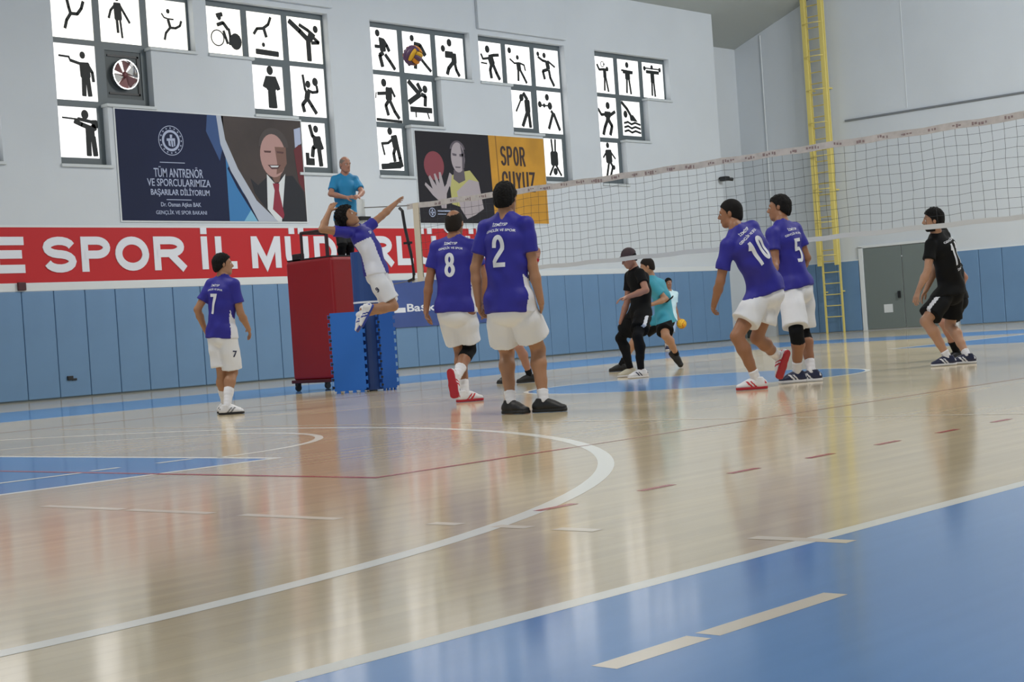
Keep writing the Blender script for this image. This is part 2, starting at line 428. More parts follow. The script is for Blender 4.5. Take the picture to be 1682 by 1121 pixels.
# ---- double door in the end wall
m_door = mat('door_grey_green', rgb(112, 122, 120), 0.5)
mb = MB()
mb.box(XR - .07, XR, 23.70, 23.84, 0, 2.46); mb.box(XR - .07, XR, 20.84, 20.96, 0, 2.46); mb.box(XR - .07, XR, 20.84, 23.84, 2.42, 2.50)
door = tag(mb.build('door_1', m_white, bevel=.01), kind='structure', label='grey double door in the end wall')
for y0, y1 in ((20.97, 22.44), (22.47, 23.69)):
    mb = MB(); mb.box(XR - .045, XR - .005, y0, y1, 0.04, 2.41)
    lf = mb.build('door_leaf', m_door, door, bevel=.008)
    mb = MB(); hy = y1 - .12 if y0 < 21 else y0 + .12
    mb.tube([(XR - .10, hy, 1.0), (XR - .10, hy - (.5 if y0 < 21 else -.02), 1.0)], 0.018, 8); mb.box(XR - .12, XR - .04, hy - .03, hy + .03, .9, 1.1)
    if y0 > 21: mb.build('door_handle', m_black, lf, smooth=False)
mb = MB(); mb.box(XR - .055, XR - .046, 22.84, 23.12, .50, .74)
sg = mb.build('notice', m_white, door); sg['label'] = 'small white square notice on the door'

# conduit and seam on the end wall
mb = MB(); mb.tube([(XR - .03, 24.0, 6.2), (XR - .03, 10, 6.2)], 0.03, 8)
tag(mb.build('wall_conduit', mat('conduit', rgb(120, 125, 130), .5)), 'thin grey conduit running level across the end wall right of the ladder', 'conduit')
mb = MB(); mb.box(XR - .01, XR, 21.98, 22.0, 6.3, 13); mb.tube([(XR - .02, 26.75, 2.2), (XR - .02, 26.75, 9.2)], .02, 6)
tag(mb.build('trim_6', m_white), kind='structure')

# ---- windows
PIC = {}
def C(x, y, r=.055): return ('c', x, y, r)
def S(w, *p): return ('l', w, p)
PIC['dancer'] = [C(.30, .93), S(.05, (.18, .80), (.30, .84), (.46, .80)), S(.05, (.33, .82), (.38, .62), (.42, .50)), S(.05, (.42, .50), (.60, .50), (.72, .62), (.78, .76)), S(.05, (.42, .50), (.30, .36), (.24, .20))]
PIC['standing'] = [C(.45, .92), S(.13, (.45, .80), (.46, .50)), S(.04, (.42, .80), (.28, .66), (.22, .50)), S(.04, (.50, .80), (.62, .62), (.74, .44)), S(.045, (.42, .5), (.43, .22)), S(.035, (.50, .5), (.53, .12))]
PIC['skater'] = [C(.55, .78, .045), S(.025, (.38, .72), (.44, .64), (.54, .62), (.68, .62)), S(.05, (.54, .60), (.58, .46)), S(.04, (.58, .44), (.72, .44), (.84, .50), (.88, .60)), S(.04, (.58, .44), (.46, .32), (.42, .18))]
PIC['pistol'] = [C(.66, .82, .065), S(.03, (.02, .78), (.30, .77)), S(.03, (.28, .78), (.32, .71)), S(.045, (.32, .71), (.60, .66)), S(.17, (.70, .66), (.71, .44)), S(.05, (.78, .66), (.90, .52), (.92, .36)), S(.075, (.66, .44), (.64, .10)), S(.075, (.76, .44), (.80, .10))]
PIC['rifle'] = [C(.66, .86, .085), S(.025, (.0, .78), (.45, .76)), S(.07, (.35, .72), (.55, .66), (.80, .60)), S(.05, (.45, .77), (.85, .72)), S(.10, (.92, .74), (.93, .62), (.78, .56)), S(.15, (.78, .58), (.78, .40)), S(.085, (.72, .42), (.71, .06)), S(.085, (.86, .42), (.90, .06))]
PIC['cyclist'] = [S(.07, (.20, .82), (.38, .86)), C(.28, .78, .05), S(.06, (.20, .62), (.40, .68), (.55, .55)), S(.05, (.40, .50), (.46, .36), (.52, .24)), S(.05, (.58, .56), (.62, .40), (.60, .22)), ('c', .80, .30, .16), ('o', .18, .34, .15, .025)]
PIC['floor_gymnast'] = [S(.05, (.18, .52), (.28, .64), (.46, .66)), S(.05, (.46, .66), (.62, .76), (.70, .92)), S(.06, (.48, .66), (.54, .48)), C(.44, .30, .045), S(.09, (.22, .14), (.86, .12))]
PIC['kick'] = [C(.84, .78, .075), S(.09, (.06, .90), (.36, .70), (.60, .52)), S(.06, (.36, .84), (.60, .74), (.80, .62)), S(.14, (.62, .60), (.72, .56)), S(.06, (.74, .60), (.92, .48), (.70, .46)), S(.10, (.60, .55), (.60, .06))]
PIC['archer'] = [C(.48, .90, .09), S(.22, (.50, .72), (.50, .50)), S(.08, (.36, .74), (.22, .52)), S(.08, (.64, .74), (.80, .48)), S(.10, (.45, .50), (.44, .06)), S(.10, (.56, .50), (.60, .06))]
PIC['racket'] = [C(.50, .66, .075), C(.72, .72, .085), S(.05, (.36, .84), (.40, .56), (.46, .46)), S(.05, (.48, .54), (.62, .50), (.78, .52), (.76, .64)), S(.11, (.48, .50), (.44, .36)), S(.07, (.44, .36), (.30, .24), (.34, .10)), S(.07, (.46, .36), (.58, .22), (.70, .08))]
PIC['step_up'] = [C(.60, .86, .075), S(.07, (.34, .94), (.44, .70), (.60, .64)), S(.18, (.62, .66), (.64, .50)), S(.07, (.70, .68), (.84, .42)), S(.08, (.60, .48), (.44, .44), (.38, .24)), S(.09, (.68, .48), (.74, .04)), ('b', .08, .04, .46, .20), ('b', .08, .18, .24, .32)]
PIC['runner'] = [C(.24, .88, .075), S(.07, (.30, .74), (.46, .72), (.58, .60), (.66, .48)), S(.14, (.40, .70), (.42, .48)), S(.06, (.12, .56), (.28, .56)), S(.08, (.42, .42), (.28, .36), (.36, .10)), S(.07, (.50, .38), (.66, .24), (.84, .06))]
PIC['bowler'] = [C(.34, .86, .07), S(.09, (.42, .72), (.62, .70), (.78, .48)), S(.14, (.48, .66), (.42, .46)), S(.08, (.44, .42), (.40, .14)), S(.06, (.60, .40), (.76, .26), (.96, .10)), C(.18, .24, .06)]
PIC['handler'] = [C(.50, .86, .085), C(.26, .70, .075), S(.07, (.34, .60), (.60, .60)), S(.09, (.34, .54), (.64, .54)), S(.13, (.64, .58), (.64, .38)), S(.08, (.60, .38), (.42, .22), (.36, .08)), S(.07, (.66, .36), (.70, .20), (.80, .06))]
PIC['fencer'] = [C(.36, .84, .085), S(.06, (.10, .60), (.42, .62)), S(.15, (.54, .72), (.52, .50)), S(.05, (.62, .74), (.76, .56)), S(.07, (.50, .46), (.38, .36), (.46, .16)), S(.07, (.56, .46), (.72, .24), (.88, .10)), S(.05, (.0, .05), (.98, .03)), S(.02, (.04, .62), (.0, .50))]
PIC['vault'] = [C(.72, .80, .085), S(.09, (.06, .96), (.48, .66)), S(.10, (.04, .44), (.50, .66)), S(.08, (.42, .92), (.56, .74)), S(.08, (.56, .66), (.72, .62), (.68, .38)), ('b', .06, .20, .96, .34), S(.03, (.28, .2), (.28, .08)), S(.03, (.76, .2), (.82, .06))]
PIC['treadmill'] = [C(.50, .92, .08), S(.15, (.66, .80), (.72, .56)), S(.05, (.12, .62), (.40, .64), (.60, .74)), S(.04, (.14, .62), (.22, .36)), S(.07, (.70, .56), (.60, .40), (.64, .22)), S(.08, (.78, .56), (.86, .30), (.92, .10)), S(.10, (.08, .08), (.86, .12)), S(.06, (.4, .14), (.86, .18))]
PIC['table_tennis'] = [C(.34, .82, .085), S(.045, (.02, .68), (.10, .56), (.42, .60)), S(.06, (.40, .64), (.62, .68), (.88, .70)), S(.15, (.46, .62), (.54, .46)), S(.075, (.50, .44), (.42, .30), (.46, .10)), S(.075, (.58, .44), (.72, .24), (.86, .08)), S(.03, (.0, .46), (.28, .45))]
PIC['server'] = [C(.16, .86, .07), C(.48, .70, .055), S(.035, (.16, .64), (.34, .54), (.52, .56)), S(.035, (.56, .56), (.74, .52), (.78, .38)), S(.12, (.50, .55), (.52, .38)), S(.055, (.48, .38), (.46, .10)), S(.055, (.56, .38), (.70, .20), (.80, .06))]
PIC['jumper'] = [C(.42, .84, .065), C(.16, .86, .055), S(.05, (.16, .78), (.34, .70), (.50, .68)), S(.04, (.56, .70), (.84, .56)), S(.11, (.52, .68), (.56, .50)), S(.065, (.54, .48), (.32, .42), (.38, .22)), S(.065, (.58, .46), (.62, .26), (.76, .06))]
PIC['golfer'] = [C(.42, .82, .085), S(.04, (.06, .44), (.36, .74), (.56, .94)), S(.08, (.56, .94), (.76, .78)), S(.15, (.74, .74), (.76, .46)), S(.08, (.70, .42), (.40, .06)), S(.08, (.80, .44), (.86, .04))]
PIC['lifter'] = [C(.42, .86, .08), C(.10, .68, .075), C(.28, .66, .05), C(.52, .66, .09), S(.06, (.56, .54), (.66, .46)), S(.07, (.62, .48), (.42, .12)), S(.07, (.66, .48), (.88, .10)), S(.03, (.10, .66), (.5, .66))]
PIC['rings'] = [S(.05, (.36, .98), (.40, .62)), S(.05, (.60, .98), (.56, .62)), S(.22, (.48, .62), (.48, .34)), S(.05, (.44, .32), (.14, .04)), S(.05, (.54, .32), (.86, .04)), C(.5, .14, .085)]
PIC['weight_a'] = [('o', .42, .80, .06, .02), S(.05, (.14, .78), (.24, .64), (.46, .66), (.64, .66)), C(.66, .68, .06), S(.10, (.52, .62), (.52, .44)), S(.05, (.50, .44), (.46, .08)), S(.05, (.56, .44), (.66, .06)), C(.5, .8, .03)]
PIC['weight_b'] = [C(.46, .86, .075), S(.04, (.18, .70), (.72, .68)), S(.07, (.26, .66), (.70, .66)), S(.16, (.46, .64), (.46, .48)), S(.055, (.42, .46), (.38, .08)), S(.055, (.52, .46), (.58, .06))]
PIC['weight_c'] = [C(.48, .88, .06), S(.03, (.1, .84), (.88, .84)), C(.12, .83, .06), C(.86, .83, .06), S(.07, (.20, .74), (.80, .74)), S(.13, (.48, .70), (.48, .46)), S(.055, (.44, .46), (.42, .08)), S(.055, (.53, .46), (.56, .06))]
PIC['fighter'] = [C(.56, .80, .09), S(.06, (.04, .70), (.20, .56), (.40, .58)), S(.12, (.40, .58), (.66, .58)), S(.07, (.70, .58), (.92, .66)), S(.13, (.54, .56), (.52, .42)), S(.085, (.48, .42), (.34, .26), (.24, .08)), S(.085, (.58, .42), (.72, .30), (.60, .08))]
PIC['diver'] = [S(.07, (.02, .96), (.30, .78), (.56, .52)), C(.20, .62, .09), ('t', (.42, .56), (.60, .62), (.86, .42), (.46, .44)), S(.045, (.1, .36), (.3, .40), (.5, .34), (.7, .39), (.98, .34)), S(.045, (.1, .24), (.3, .28), (.5, .22), (.7, .27), (.98, .22)), S(.045, (.1, .12), (.3, .16), (.5, .10), (.7, .15), (.98, .10))]
PIC['footballer'] = [C(.44, .92, .07), S(.04, (.40, .78), (.16, .58)), S(.04, (.54, .78), (.84, .56)), S(.20, (.46, .76), (.48, .48)), S(.06, (.46, .46), (.36, .22), (.28, .02)), S(.06, (.54, .46), (.66, .34), (.52, .10)), C(.72, .32, .06)]

def pictogram(mb, items, x0, x1, z0, z1, y):
    sx, sz = x1 - x0, z1 - z0
    def P(x, z): return np.array([x0 + x * sx, z0 + z * sz])
    def quad(pts): 
        a = [(p[0], y, p[1]) for p in pts]; b = [(p[0], y + .004, p[1]) for p in pts]
        mb.face(a); n = len(a)
        for i in range(n): mb.face([a[i], b[i], b[(i + 1) % n], a[(i + 1) % n]])
    for it in items:
        y -= .0007
        if it[0] == 'c':
            c = P(it[1], it[2]); r = it[3] * 1.0
            quad([c + r * np.array([math.cos(a) * .95, math.sin(a) * 1.1]) for a in np.arange(16) * math.pi / 8])
        elif it[0] == 'o':
            c = P(it[1], it[2]); r, t = it[3], it[4]
            for i in range(20):
                a, b = i * math.pi / 10, (i + 1) * math.pi / 10
                quad([c + r * np.array([math.cos(a), math.sin(a)]), c + (r + t) * np.array([math.cos(a), math.sin(a)]), c + (r + t) * np.array([math.cos(b), math.sin(b)]), c + r * np.array([math.cos(b), math.sin(b)])])
        elif it[0] == 'b':
            quad([P(it[1], it[2]), P(it[3], it[2]), P(it[3], it[4]), P(it[1], it[4])])
        elif it[0] == 't':
            quad([P(*q) for q in it[1:]])
        else:
            wd = it[1] * .66; pts = [P(*q) for q in it[2]]
            for i in range(len(pts) - 1):
                a, b = pts[i], pts[i + 1]; t = b - a; t /= np.linalg.norm(t) + 1e-9; n = np.array([-t[1], t[0]]) * wd
                e = t * wd * .55
                quad([a - e * .6 - n * .8, a - n, b - n, b + e * .6 - n * .8, b + e * .6 + n * .8, b + n, a + n, a - e * .6 + n * .8])

m_pane = mat('lit_pane_white', (1.0, 0.985, 0.96, 1), 0.4, emit=0.95)
m_panewarm = mat('lit_pane_sunlit', (1.0, 0.97, 0.88, 1), 0.4, emit=1.15)
m_panel = mat('fan_panel_grey', rgb(72, 80, 82), 0.5)
LAY = [
    [[None, None, None], [None, None], [None]],
    [['dancer', 'standing', 'skater'], ['pistol', 'FAN'], ['rifle']],
    [['cyclist', 'floor_gymnast', 'kick'], ['archer', 'racket'], ['step_up']],
    [['runner', 'bowler', 'handler'], ['fencer', 'vault'], ['treadmill']],
    [['table_tennis', 'server', 'jumper'], ['golfer', 'lifter'], ['rings']],
    [['weight_a', 'weight_b', 'weight_c'], ['fighter', 'diver'], ['footballer']]]
WDESC = ['window at the far left edge', 'window with the round fan, over the dark blue poster', 'window with the cyclist and kicking figures', 'window with the running figures behind the flying ball', 'window right of the yellow poster', 'rightmost window with weightlifter figures']
YF = YL + 0.17
for wi, (x0, x1, fl) in enumerate(WINS):
    p = (x1 - x0) / 3
    st = steps(x0, x1, fl)
    panes = []
    for row in range(3):
        ncol = 3 - row
        cols = list(range(ncol)) if not fl else list(range(3 - ncol, 3))
        for k, c in enumerate(cols):
            a, b, z0, z1 = x0 + c * p, x0 + (c + 1) * p, ZR[row + 1], ZR[row]
            inner_last = (k == len(cols) - 1) if not fl else (k == 0)
            sash = row > 0 and inner_last
            mx, mt, mbm = (.13, .10, .15) if sash else (.075, .05, .055)
            la = .02 if (not fl and c == 0) else mx
            lb = .05 if (c == 2 or (not fl and c == ncol - 1)) and not sash else mx
            if row == 0: mt = .12
            if sash and row == 2: mt = .07
            panes.append((a + la, b - lb, z0 + mbm, z1 - mt, LAY[wi][row][k], .16 if k == 0 else .0))
    mb = MB(); plate(mb, st, [q[:4] for q in panes], YF, YF + .06)
    win = tag(mb.build('window_%d' % (wi + 1), m_frame), kind='structure', label='stepped grey framed ' + WDESC[wi])
    for row in range(3):                                    # white ledges along each step
        a, b = (st[row][0], st[row][1])
        if row < 2:
            if not fl: a = st[row + 1][1] - .02
            else: b = st[row + 1][0] + .02
        mb = MB(); mb.box(a - .02, b + .03, YL - .05, YF, ZR[row + 1] - .06, ZR[row + 1] + .0)
        mb.build('sill', m_sill, win, bevel=.008)
    for (a, b, z0, z1, nm, hid) in panes:
        mb = MB(); mb.box(a - .01, b + .01, YF + .02, YF + .035, z0 - .01, z1 + .01)
        if nm == 'FAN':
            pn = mb.build('fan_panel', m_panel, win)
            cx, cz = (a + b) / 2 - .02, (z0 + z1) / 2 - .0
            mb = MB(); mb.box(a + .06, b - .06, YF + .0, YF + .02, z0 + .08, z0 + .12); mb.box(b - .10, b - .06, YF, YF + .02, z0 + .08, z1 - .08); mb.box(a + .06, b - .06, YF, YF + .02, z1 - .12, z1 - .08)
            mb.build('panel_edge', m_black, pn)
            fan = thing('exhaust_fan', 'round metal exhaust fan in the dark panel of the second window', 'fan', (cx, YF - .06, cz))
            mb = MB(); n = 28
            for i in range(n):
                t0, t1 = 2 * math.pi * i / n, 2 * math.pi * (i + 1) / n
                pr = [(.30, YF + .015), (.30, YF - .10), (.275, YF - .10), (.275, YF + .015)]
                for k in range(3):
                    mb.face([(cx + pr[k][0] * math.cos(t0), pr[k][1], cz + pr[k][0] * math.sin(t0)), (cx + pr[k][0] * math.cos(t1), pr[k][1], cz + pr[k][0] * math.sin(t1)),
                             (cx + pr[k + 1][0] * math.cos(t1), pr[k + 1][1], cz + pr[k + 1][0] * math.sin(t1)), (cx + pr[k + 1][0] * math.cos(t0), pr[k + 1][1], cz + pr[k + 1][0] * math.sin(t0))])
            mb.build('fan_housing', m_chrome, fan)
            for i in range(6):
                t0 = 2 * math.pi * i / 6 + .3
                u = np.array([math.cos(t0), 0, math.sin(t0)]); v = np.array([-math.sin(t0), 0, math.cos(t0)])
                cc = np.array([cx, YF - .05, cz])
                mb = MB(); q = [cc + u * .05 - v * .02 + [0, .02, 0], cc + u * .265 - v * .11 + [0, .03, 0], cc + u * .265 + v * .13 - [0, .03, 0], cc + u * .05 + v * .03 - [0, .02, 0]]
                mb.face(q); mb.face([x_ + [0, .004, 0] for x_ in q][::-1])
                mb.build('fan_blade', mat('fan_blade_metal', rgb(128, 92, 92), .35, metal=.6) if i % 3 else m_chrome, fan)
            mb = MB(); mb.ball((cx, YF - .06, cz), (.06, .04, .06), 12, 8); mb.build('fan_hub', mat('fan_hub_red', rgb(110, 60, 62), .4), fan, smooth=True)
            mb = MB(); mb.face([(cx + .27 * math.cos(t), YF + .012, cz + .27 * math.sin(t)) for t in np.arange(24) * math.pi / 12])
            mb.build('fan_opening', m_pane, fan)
            continue
        pn = mb.build('pane', m_panewarm if (wi in (1, 2) and z1 > 6.9) else m_pane, win)
        if nm:
            mb = MB(); pictogram(mb, PIC[nm], a + hid + .02, b - .01, z0, z1, YF + .016)
            mb.build('pictogram', m_print, pn)

# ------------------------------------------------------------------ red banner
BT, BB = 3.22, 2.19
mb = MB(); mb.box(4.0, 28.05, YL - .02, YL - .004, BB, BT)
ban = tag(mb.build('wall_banner', m_red), 'long red banner with big white letters above the blue wall pads', 'banner')
mb = MB(); mb.box(4.0, 28.07, YL - .024, YL - .003, BT, BT + .045); mb.box(4.0, 28.07, YL - .024, YL - .003, BB - .045, BB); mb.box(28.05, 28.08, YL - .024, YL - .003, BB, BT)
mb.build('banner_edge', m_white, ban)
LET = [('E', 14.83, 15.49), ('S', 15.88, 16.57), ('P', 16.69, 17.33), ('O', 17.44, 18.21), ('R', 18.33, 19.07), ('İ', 19.45, 19.66), ('L', 19.83, 20.36), ('M', 20.75, 21.53),
       ('Ü', 21.66, 22.30), ('D', 22.46, 23.10), ('Ü', 23.24, 23.90), ('R', 24.07, 24.78), ('L', 24.92, 25.42), ('Ü', 25.53, 26.19), ('Ğ', 26.33, 27.02), ('Ü', 27.19, 27.85),
       ('V', 13.95, 14.72)]
for k_, (ch, a, b) in enumerate(LET):
    mb = MB()
    for qi, q in enumerate(glyph(ch, b - a, .67, .155)):
        mb.face([(a + p[0], YL - .031 - .0003 * qi, 2.375 + p[1]) for p in q]); 
        for i in range(4): u, v = q[i], q[(i + 1) % 4]; mb.face([(a + u[0], YL - .030, 2.375 + u[1]), (a + u[0], YL - .02, 2.375 + u[1]), (a + v[0], YL - .02, 2.375 + v[1]), (a + v[0], YL - .030, 2.375 + v[1])])
    mb.build('letter', m_letter, ban)

# ------------------------------------------------------------------ posters
m_navy = mat('poster_navy', rgb(22, 32, 64), 0.8, noise=.1, nscale=.8)
m_txt = mat('poster_text', rgb(172, 182, 208), 0.6)
def pl(pts, y, material, name, parent, z=False, th=.002):
    mb = MB(); a = [(x, y, zz) for x, zz in pts]; b = [(x, y + th, zz) for x, zz in pts]
    mb.face(a)
    for i in range(len(a)): mb.face([a[i], b[i], b[(i + 1) % len(a)], a[(i + 1) % len(a)]])
    return mb.build(name, material, parent)
def ell(cx, cz, rx, rz, n=28, a0=0, a1=2 * math.pi):
    return [(cx + rx * math.cos(a0 + (a1 - a0) * i / (n - (0 if a1 - a0 > 6 else 1))), cz + rz * math.sin(a0 + (a1 - a0) * i / (n - (0 if a1 - a0 > 6 else 1)))) for i in range(n)]
Y0 = YL - .02
X0, X1, ZA, ZB = 17.66, 22.32, 3.36, 5.54
po = thing('wall_poster', 'dark blue congratulation poster with a suited man, above the red banner', 'poster', (19.9, YL, ZA))
mb = MB(); mb.box(X0 - .03, X1 + .03, Y0, YL - .003, ZA - .03, ZB + .03); mb.build('backing', m_white, po)
pl([(X0, ZA), (20.25, ZA), (20.25, ZB), (X0, ZB)], Y0 - .004, m_navy, 'blue_field', po)
m_br = mat('poster_brown', rgb(58, 47, 44), .55, noise=.25, nscale=1.1)
pl([(21.35, ZA), (X1, ZA), (X1, ZB), (20.12, ZB), (20.2, 5.0), (20.45, 4.45), (20.8, 3.95)], Y0 - .004, m_br, 'portrait_ground', po)
pl([(20.25, ZA), (21.3, ZA), (20.8, 3.85), (20.42, 4.4), (20.25, 4.8)], Y0 - .005, mat('poster_blue_mid', rgb(48, 120, 178), .55), 'blue_flash', po)
pl([(20.62, ZA), (21.0, ZA), (20.82, 3.6)], Y0 - .0055, mat('poster_blue_pale', rgb(120, 180, 210), .55), 'pale_flash', po)
pl([(19.8, 5.2), (20.1, 4.6), (20.2, 4.9), (20.12, ZB), (19.85, ZB)], Y0 - .0055, mat('poster_blue_dim', rgb(38, 74, 128), .55), 'dim_flash', po)
pl([(20.98, ZA), (21.16, ZA), (20.62, 3.98), (20.32, 4.5), (20.28, 4.45), (20.5, 4.05)], Y0 - .0065, m_navy, 'dark_sweep', po)
pl([(21.0, ZA), (21.52, ZA), (20.98, 3.80), (20.55, 4.45), (20.27, 5.05), (20.2, ZB), (20.08, ZB), (20.14, 4.95), (20.36, 4.4), (20.74, 3.82)], Y0 - .008, mat('poster_silver', rgb(176, 184, 198), .4), 'silver_sweep', po)
# suited man
m_suit = mat('poster_suit', rgb(24, 26, 34), .6); m_face = mat('poster_skin', rgb(178, 140, 134), .6); m_faced = mat('poster_skin_shade', rgb(120, 88, 78), .6)
pl([(20.86, ZA + .9), (21.05, 4.12), (21.3, 4.30), (22.0, 4.35), (22.28, 4.0), (22.32, ZA), (21.42, ZA), (21.25, 3.6), (20.95, 3.95)], Y0 - .006, m_suit, 'suit', po)
pl([(21.30, 4.36), (21.26, 3.62), (21.5, ZA), (21.62, ZA), (21.80, 4.38), (21.55, 4.12)], Y0 - .0068, m_white, 'shirt', po)
pl([(21.44, 4.17), (21.62, 4.17), (21.60, 4.02), (21.70, 3.5), (21.66, ZA + .05), (21.4, 3.62), (21.48, 4.02)], Y0 - .0075, mat('poster_tie', rgb(140, 36, 56), .6), 'tie', po)
pl([(21.38, 4.42), (21.7, 4.40), (21.62, 4.2), (21.5, 4.18)], Y0 - .0073, m_faced, 'neck', po)
pl(ell(21.53, 4.95, .40, .40, 28, 0, math.pi) + [(21.12, 4.9), (21.94, 4.9)][::-1][:0], Y0 - .0072, mat('poster_hair', rgb(70, 62, 60), .6), 'hair', po)
pl(ell(21.50, 4.76, .345, .46), Y0 - .0078, m_face, 'face', po)
pl([(21.56, 4.95), (21.86, 4.95), (21.86, 4.60), (21.72, 4.42), (21.56, 4.36), (21.60, 4.6)], Y0 - .0082, m_faced, 'face_shade', po)
for q in ([(21.26, 4.86), (21.46, 4.86), (21.44, 4.82), (21.28, 4.82)], [(21.60, 4.86), (21.80, 4.85), (21.78, 4.81), (21.62, 4.82)], [(21.34, 4.56), (21.70, 4.57), (21.62, 4.48), (21.44, 4.47)]):
    pl(q, Y0 - .009, mat('poster_feature', rgb(84, 52, 52), .6), 'facial_feature', po)
pl([(21.40, 4.545), (21.64, 4.55), (21.60, 4.515), (21.44, 4.51)], Y0 - .0095, m_white, 'smile', po)
pl([(22.12, 5.35), (22.30, 5.4), (22.30, 5.05), (22.12, 4.95)], Y0 - .006, m_txt, 'flag_white', po)
pl([(22.08, 4.9), (22.22, 5.02), (22.31, 5.0), (22.31, 4.0), (22.16, 4.2)], Y0 - .006, mat('poster_flag_red', rgb(98, 30, 38), .6), 'flag_red', po)
# emblem
mb = MB(); ex, ez = 18.92, 4.97
def ringp(mb, cx, cz, r0, r1, y, n=36):
    for i in range(n):
        a, b = 2 * math.pi * i / n, 2 * math.pi * (i + 1) / n
        mb.face([(cx + r0 * math.cos(a), y, cz + r0 * math.sin(a)), (cx + r1 * math.cos(a), y, cz + r1 * math.sin(a)), (cx + r1 * math.cos(b), y, cz + r1 * math.sin(b)), (cx + r0 * math.cos(b), y, cz + r0 * math.sin(b))])
ringp(mb, ex, ez, .285, .30, Y0 - .007); ringp(mb, ex, ez, .165, .215, Y0 - .007)
for i in range(16):
    a = 2 * math.pi * i / 16; cx, cz = ex + .25 * math.cos(a), ez + .25 * math.sin(a)
    mb.face([(cx + .024 * math.cos(q) * (1 if k % 2 == 0 else .45), Y0 - .007, cz + .024 * math.sin(q) * (1 if k % 2 == 0 else .45)) for k, q in enumerate(np.arange(10) * math.pi / 5 + a)])
for q in ([(-.10, .04), (.10, .05), (.10, .0), (-.10, -.01)], [(-.07, .0), (-.02, .0), (-.01, -.12), (-.06, -.10)], [(.0, .0), (.04, .0), (.05, -.13), (.01, -.12)], [(.06, .0), (.10, .0), (.10, -.10), (.07, -.12)], [(-.02, .12), (.04, .12), (.03, .05), (-.02, .05)]):
    mb.face([(ex + u, Y0 - .007, ez + v) for u, v in q])
mb.build('emblem', m_txt, po)
wall_text('TÜM ANTRENÖR', 18.46, 19.65, 4.23, 4.45, Y0 - .004, m_txt, po, depth=.003, bold=.008)
wall_text('VE SPORCULARIMIZA', 18.29, 19.82, 4.05, 4.20, Y0 - .004, m_txt, po, depth=.003, bold=.008)
wall_text('BAŞARILAR DİLİYORUM', 18.36, 19.78, 3.84, 4.03, Y0 - .004, m_txt, po, depth=.003, bold=.014)
wall_text('Dr. Osman Aşkın BAK', 18.58, 19.55, 3.62, 3.73, Y0 - .004, m_txt, po, depth=.003, bold=.01)
wall_text('GENÇLİK VE SPOR BAKANI', 18.45, 19.68, 3.47, 3.59, Y0 - .004, m_txt, po, depth=.003, bold=.005)
mb = MB(); mb.box(18.62, 19.22, Y0 - .007, Y0 - .004, 4.52, 4.535); mb.build('rule', m_txt, po)
mb = MB(); mb.box(18.72, 19.32, Y0 - .007, Y0 - .004, 3.775, 3.79); mb.build('rule', m_txt, po)

# second poster
X0, X1, ZA, ZB = 25.74, 30.26, 3.35, 5.50
pp = thing('wall_poster', 'dark and orange yellow poster of a basketball player behind the net', 'poster', (28, YL, ZA))
m_dark = mat('poster_charcoal', rgb(30, 28, 35), .8); m_or = mat('poster_orange', rgb(196, 142, 40), .55, noise=.15, nscale=1.5)
mb = MB(); mb.box(X0 - .02, X1 + .02, Y0, YL - .003, ZA - .02, ZB + .02); mb.build('backing', m_white, pp)
pl([(X0, ZA), (28.28, ZA), (28.22, ZB), (X0, ZB)], Y0 - .004, m_dark, 'dark_field', pp)
pl([(28.28, ZA), (X1, ZA), (X1, ZB), (28.22, ZB)], Y0 - .004, m_or, 'orange_field', pp)
pl([(28.52, ZA), (28.56, ZA), (28.50, ZB), (28.46, ZB)], Y0 - .0055, mat('poster_ochre', rgb(150, 105, 30), .55), 'stripe', pp)
m_word = mat('poster_word', rgb(58, 42, 40), .6)
def block_word(word, x0, x1, z0, z1):
    n = len(word); wd = (x1 - x0) / (n + .16 * (n - 1)); 
    for i, ch in enumerate(word):
        mb = MB(); xx = x0 + i * wd * 1.16
        for qi, q in enumerate(glyph(ch, wd, z1 - z0, wd * .32)): mb.face([(xx + p[0], Y0 - .008 - .0002 * qi, z0 + p[1]) for p in q])
        mb.build('letter', m_word, pp)
block_word('SPOR', 28.62, 29.52, 4.78, 5.26)
block_word('CUYUZ', 28.62, 29.84, 4.14, 4.64)
m_skg = mat('poster_grey_skin', rgb(170, 160, 164), .6); m_skd = mat('poster_grey_shade', rgb(92, 84, 92), .6); m_yel = mat('poster_jersey', rgb(180, 176, 110), .6)
pl([(26.82, ZA + .45), (26.78, 4.45), (27.05, 4.55), (27.5, 4.62), (27.78, 4.35), (27.72, 3.9), (27.5, ZA + .3)], Y0 - .0055, m_yel, 'jersey', pp)
pl([(26.95, 4.62), (27.30, 4.65), (27.32, 4.38), (27.1, 4.3), (26.92, 4.4)], Y0 - .006, m_skd, 'neck', pp)
pl(ell(27.12, 4.92, .235, .36), Y0 - .0068, m_skg, 'face', pp)
pl(ell(27.12, 5.08, .26, .24, 20, .15, math.pi - .15), Y0 - .0064, m_skd, 'hair', pp)
for q in ([(26.93, 5.02), (27.08, 5.0), (27.07, 4.95), (26.95, 4.96)], [(27.17, 5.0), (27.32, 5.02), (27.3, 4.95), (27.18, 4.94)], [(27.0, 4.70), (27.2, 4.70), (27.17, 4.67), (27.02, 4.67)], [(27.22, 5.25), (27.36, 5.0), (27.32, 4.68), (27.24, 4.62), (27.26, 4.9)]):
    pl(q, Y0 - .0075, m_skd, 'facial_feature', pp)
pl([(27.1, 3.7), (27.0, 4.1), (27.45, 4.4), (27.78, 4.35), (27.85, 3.95), (27.9, 3.7), (27.6, 3.55), (27.3, 3.45)], Y0 - .0062, m_skg, 'shoulder', pp)
pl(ell(26.30, 4.70, .33, .34), Y0 - .0055, mat('poster_ball_red', rgb(132, 60, 70), .6), 'ball', pp)
